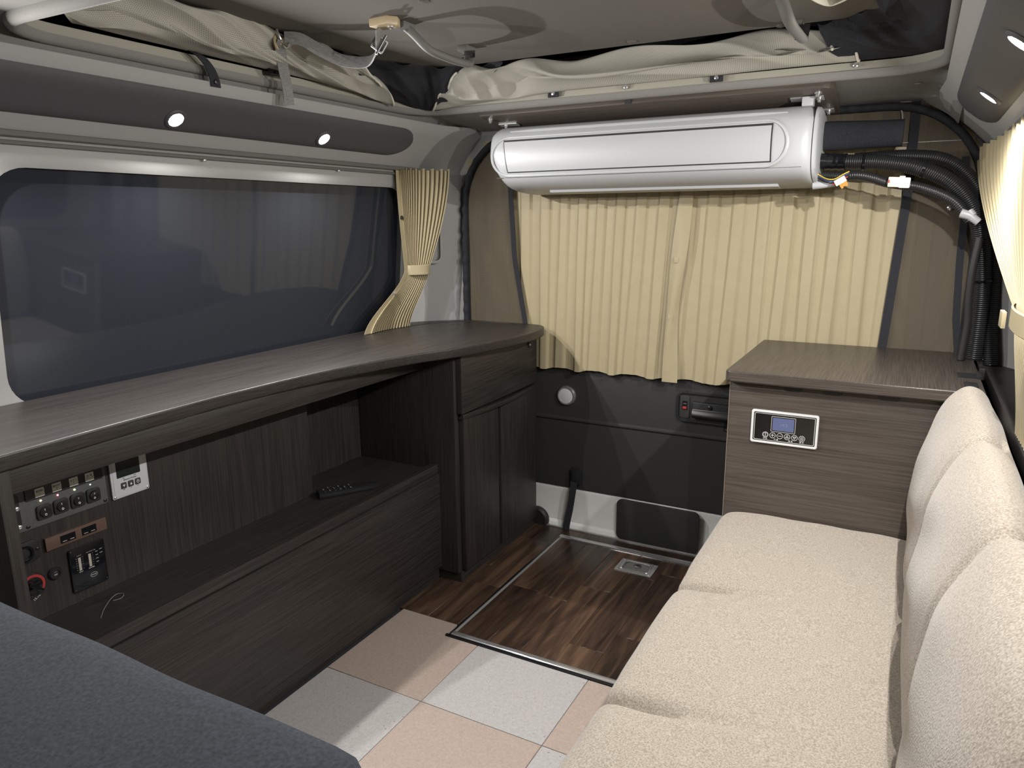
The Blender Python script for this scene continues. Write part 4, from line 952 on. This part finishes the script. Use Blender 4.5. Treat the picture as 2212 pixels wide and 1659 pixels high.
tent('tent_mesh', 'cream tent mesh bunched along the left edge of the roof opening', 'tent fabric', [(-1.325, 0.84, 1.390), (-1.336, 1.05, 1.389), (-1.336, 1.42, 1.386), (-1.330, 1.62, 1.378), (-1.322, 1.735, 1.364)], [(-1.28, 0.735, 1.44), (-1.240, 0.95, 1.452), (-1.240, 1.22, 1.450), (-1.262, 1.45, 1.450), (-1.285, 1.58, 1.442)], (0.9, 0, -0.25), mesh_m, 1.2, 2.3, hem_ends=(1.0,), layers=((0.0, 0.52, 0.0, 1.0, 0.9, 0.0), (0.30, 1.0, 0.02, 0.93, 0.8, 0.006)))
tent('tent_mesh', 'cream tent mesh bunched along the rear edge of the roof opening', 'tent fabric', [(-1.272, 1.868, 1.362), (-1.12, 1.884, 1.372), (-0.95, 1.895, 1.384), (-0.5, 1.896, 1.388), (-0.15, 1.894, 1.388)], [(-1.135, 1.765, 1.440), (-1.03, 1.79, 1.447), (-0.80, 1.835, 1.452), (-0.45, 1.845, 1.457), (-0.17, 1.835, 1.452)], (0.05, -0.9, -0.2), mesh_m, 1.2, 4.1, hem_ends=(0.0, 1.0), layers=((0.0, 0.55, 0.0, 1.0, 1.0, 0.0), (0.32, 1.0, 0.035, 0.95, 1.1, 0.006)))
tent('tent_cloth', 'black tent cloth folded in the rear left corner of the roof opening', 'tent fabric', [(-1.340, 1.65, 1.388), (-1.338, 1.76, 1.382), (-1.320, 1.85, 1.368), (-1.27, 1.888, 1.362), (-1.20, 1.898, 1.380)], [(-1.275, 1.48, 1.455), (-1.25, 1.61, 1.455), (-1.19, 1.72, 1.453), (-1.12, 1.78, 1.452), (-1.0, 1.80, 1.452)], (0.6, -0.7, -0.2), black_cloth, 0.8, 1.2, nu=60, amp=0.012)
tent('tent_cloth', 'black tent cloth folded in the rear right corner of the roof opening', 'tent fabric', [(-0.17, 1.905, 1.390), (-0.06, 1.897, 1.388), (0.0, 1.875, 1.387), (0.019, 1.78, 1.386), (0.020, 1.58, 1.386), (0.020, 1.35, 1.386)], [(-0.23, 1.80, 1.455), (-0.16, 1.76, 1.456), (-0.12, 1.70, 1.457), (-0.10, 1.62, 1.457), (-0.09, 1.50, 1.457), (-0.09, 1.34, 1.457)], (-0.6, -0.6, -0.25), black_cloth, 0.9, 3.3, nu=70, amp=0.014)
# tabs and screws on the lip
for x, lab in ((-0.897, 'black snap tab on the cream lip left of the mounting board middle'), (-0.462, 'black snap tab peeping out under the rear tent mesh')):
    t = thing('snap_tab', lab, 'tab', (x, 1.894, 1.364))
    obj('tab', box(x-0.016, x+0.016, 1.8905, 1.8935, 1.370, 1.392), black_cloth, t, bevel=0.0008)
    obj('snap', dome(Fr((x, 1.8905, 1.380), (1, 0, 0), (0, 0, 1)), [(0.0055, 0), (0.005, 0.002), (0.002, 0.003), (0, 0.003)], 14), chrome, t)
for x in (-0.694, -0.156): screw(Fr((x, 1.8955, 1.379), (1, 0, 0), (0, 0, 1)), 0.0062, lip)
t = thing('snap_strap', 'black strap with snap hanging over the left headliner edge', 'strap', (-1.32, 1.11, 1.325))
sp3 = cat([(-1.334, 1.080, 1.392), (-1.318, 1.100, 1.380), (-1.316, 1.120, 1.362), (-1.321, 1.134, 1.344), (-1.326, 1.142, 1.326)], 6)
obj('webbing', loft([[p+Vector((d, s, 0)) for s, d in ((-0.012, 0), (0.012, 0), (0.012, 0.0018), (-0.012, 0.0018))] for p in sp3]), black_cloth, t)
obj('snap', dome(Fr((-1.3205, 1.139, 1.336), (0, 1, 0), (0, 0, 1)), [(0.0055, 0), (0.005, 0.002), (0.002, 0.003), (0, 0.003)], 14), black_pl, t)
cl_ = tag(obj('latch_clip', [box(-1.338, -1.322, 1.290, 1.350, 1.374, 1.388), tube([(-1.321, 1.307, 1.381), (-1.319, 1.327, 1.382)], 0.003, 8)], black_gloss, bevel=0.003), 'small black latch clip on the left lip behind the grey strap', 'clip')

# grips, straps and hook on the roof panel
def grip(pts, name, label):
    t = thing(name, label, 'grip handle', Vector(pts[0]))
    P = cat(pts, 10)
    obj('handle_bar', tube(resample(P, 0.006), 0.0125, 12, flat=0.0085), grey_pl, t, angle=60)
    for e, q in ((pts[0], pts[1]), (pts[-1], pts[-2])):
        d = -1 if e is pts[0] else 1
        obj('foot', box(e[0]-0.014, e[0]+0.014, e[1]-0.022, e[1]+0.022, 1.438, 1.4525), grey_pl, t, bevel=0.004)
    return t
g1 = grip([(-0.985, 1.350, 1.446), (-0.972, 1.362, 1.432), (-0.950, 1.385, 1.404), (-0.940, 1.430, 1.396), (-0.940, 1.490, 1.396), (-0.950, 1.545, 1.404), (-0.975, 1.585, 1.432), (-0.985, 1.595, 1.446)], 'grip_handle', 'grey plastic grip handle on the roof panel beside the webbing strap')
for k in range(3): obj('rib', box(-0.975, -0.950, 1.556+k*0.008, 1.559+k*0.008, 1.405+k*0.008, 1.420+k*0.008), black_pl, g1)
g2 = grip([(-0.262, 1.500, 1.446), (-0.255, 1.512, 1.430), (-0.245, 1.535, 1.402), (-0.240, 1.600, 1.396), (-0.240, 1.660, 1.398), (-0.248, 1.710, 1.410), (-0.262, 1.745, 1.434), (-0.266, 1.755, 1.446)], 'grip_handle', 'grey plastic grip handle at the top edge near the right black cloth')
for k in range(3): obj('rib', box(-0.262, -0.236, 1.716+k*0.008, 1.719+k*0.008, 1.408+k*0.008, 1.424+k*0.008), black_pl, g2)
def ribbon(pts, w, th, side):
    s = Vector(side).normalized(); P = cat(pts, 10); R = []
    for i, p in enumerate(P):
        tg = (P[min(i+1, len(P)-1)]-P[max(i-1, 0)]).normalized(); ss = (s-tg*s.dot(tg)).normalized(); nn = tg.cross(ss)
        R.append([p+ss*a*w/2+nn*b*th/2 for a, b in ((-1, -1), (1, -1), (1, 1), (-1, 1))])
    return loft(R)
ws = thing('webbing_strap', 'grey webbing strap with metal buckle looped under the roof panel', 'strap', (-1.12, 1.32, 1.39))
an = obj('anchor', slab(g0.at(-0.997, 1.300, 1.436), [(-0.030, -0.016), (0.018, -0.020), (0.032, 0.0), (0.022, 0.022), (-0.026, 0.022)], 0, 0.0165), beige_pl, ws, bevel=0.003)
screw(Fr((-0.985, 1.302, 1.436), (1, 0, 0), (0, -1, 0)), 0.007, an)
obj('webbing', ribbon([(-1.012, 1.298, 1.438), (-1.030, 1.318, 1.420), (-1.062, 1.352, 1.407), (-1.120, 1.392, 1.398), (-1.170, 1.372, 1.401), (-1.195, 1.325, 1.416), (-1.215, 1.285, 1.434), (-1.240, 1.262, 1.436)], 0.025, 0.003, (0.35, 0.25, 0.9)), strap_m, ws)
obj('webbing_tail', ribbon([(-1.245, 1.262, 1.432), (-1.262, 1.270, 1.415), (-1.280, 1.292, 1.388), (-1.292, 1.312, 1.350), (-1.298, 1.322, 1.310)], 0.024, 0.0022, (0.3, 0.95, 0.0)), strap_m, ws)
bf = Fr((-1.038, 1.330, 1.414), Vector((0.45, 0.75, -0.5)).normalized(), Vector((0.55, -0.62, 0.0)).normalized().cross(Vector((0.45, 0.75, -0.5)).normalized()).normalized())
gun = mat('gunmetal', (0.14, 0.14, 0.14), 0.4, 0.8)
bk = obj('buckle', ringplate(bf, rrect(0.030, 0.030, 0.003, 4), rrect(0.022, 0.022, 0.003, 4), -0.002, 0.003), gun, ws, bevel=0.001)
obj('buckle_bar', tube([bf(0.004, -0.022, 0.004), bf(0.004, 0.022, 0.004)], 0.0026, 8), gun, ws)
hk = obj('hook', tube(cat([(-1.252, 1.252, 1.452), (-1.250, 1.256, 1.440), (-1.248, 1.266, 1.424), (-1.238, 1.270, 1.416), (-1.228, 1.266, 1.424)], 8), 0.0034, 8), chrome, ws)
obj('hook_spool', [tube([(-1.262, 1.262, 1.430), (-1.228, 1.280, 1.432)], 0.0085, 12), dome(Fr((-1.262, 1.262, 1.430), (0.4, -0.9, 0), (0, 0, 1)), [(0.016, -0.002), (0.016, 0.002), (0, 0.002)], 18)], beige_pl, ws)
w2 = thing('webbing_loop', 'pale webbing loop with metal hook at the top edge of the picture', 'strap', (-0.17, 1.45, 1.42))
obj('webbing', ribbon([(-0.209, 1.385, 1.430), (-0.196, 1.425, 1.421), (-0.172, 1.480, 1.418), (-0.142, 1.470, 1.420), (-0.110, 1.415, 1.425), (-0.09, 1.36, 1.440)], 0.022, 0.003, (0.3, 0.4, 0.85)), hem_m, w2)
obj('hook', tube(cat([(-0.212, 1.375, 1.452), (-0.210, 1.395, 1.436), (-0.202, 1.412, 1.424)], 6), 0.004, 8), chrome, w2)
for x, y in ((-0.859, 1.240), (-0.627, 1.745), (-0.300, 1.770)):
    obj('trim_button', dome(Fr((x, y, 1.4525), (1, 0, 0), (0, -1, 0)), [(0.011, 0), (0.010, 0.003), (0.004, 0.0045), (0, 0.0045)], 16), roofcloth, roof)
for x, y in ((-1.18, 2.0), (-0.03, 2.02)):
    obj('trim_button', dome(Fr((x, y, zc(x, y)), (1, 0, 0), (0, -1, 0)), [(0.009, 0), (0.008, 0.002), (0.003, 0.0035), (0, 0.0035)], 16), headliner, ceil)
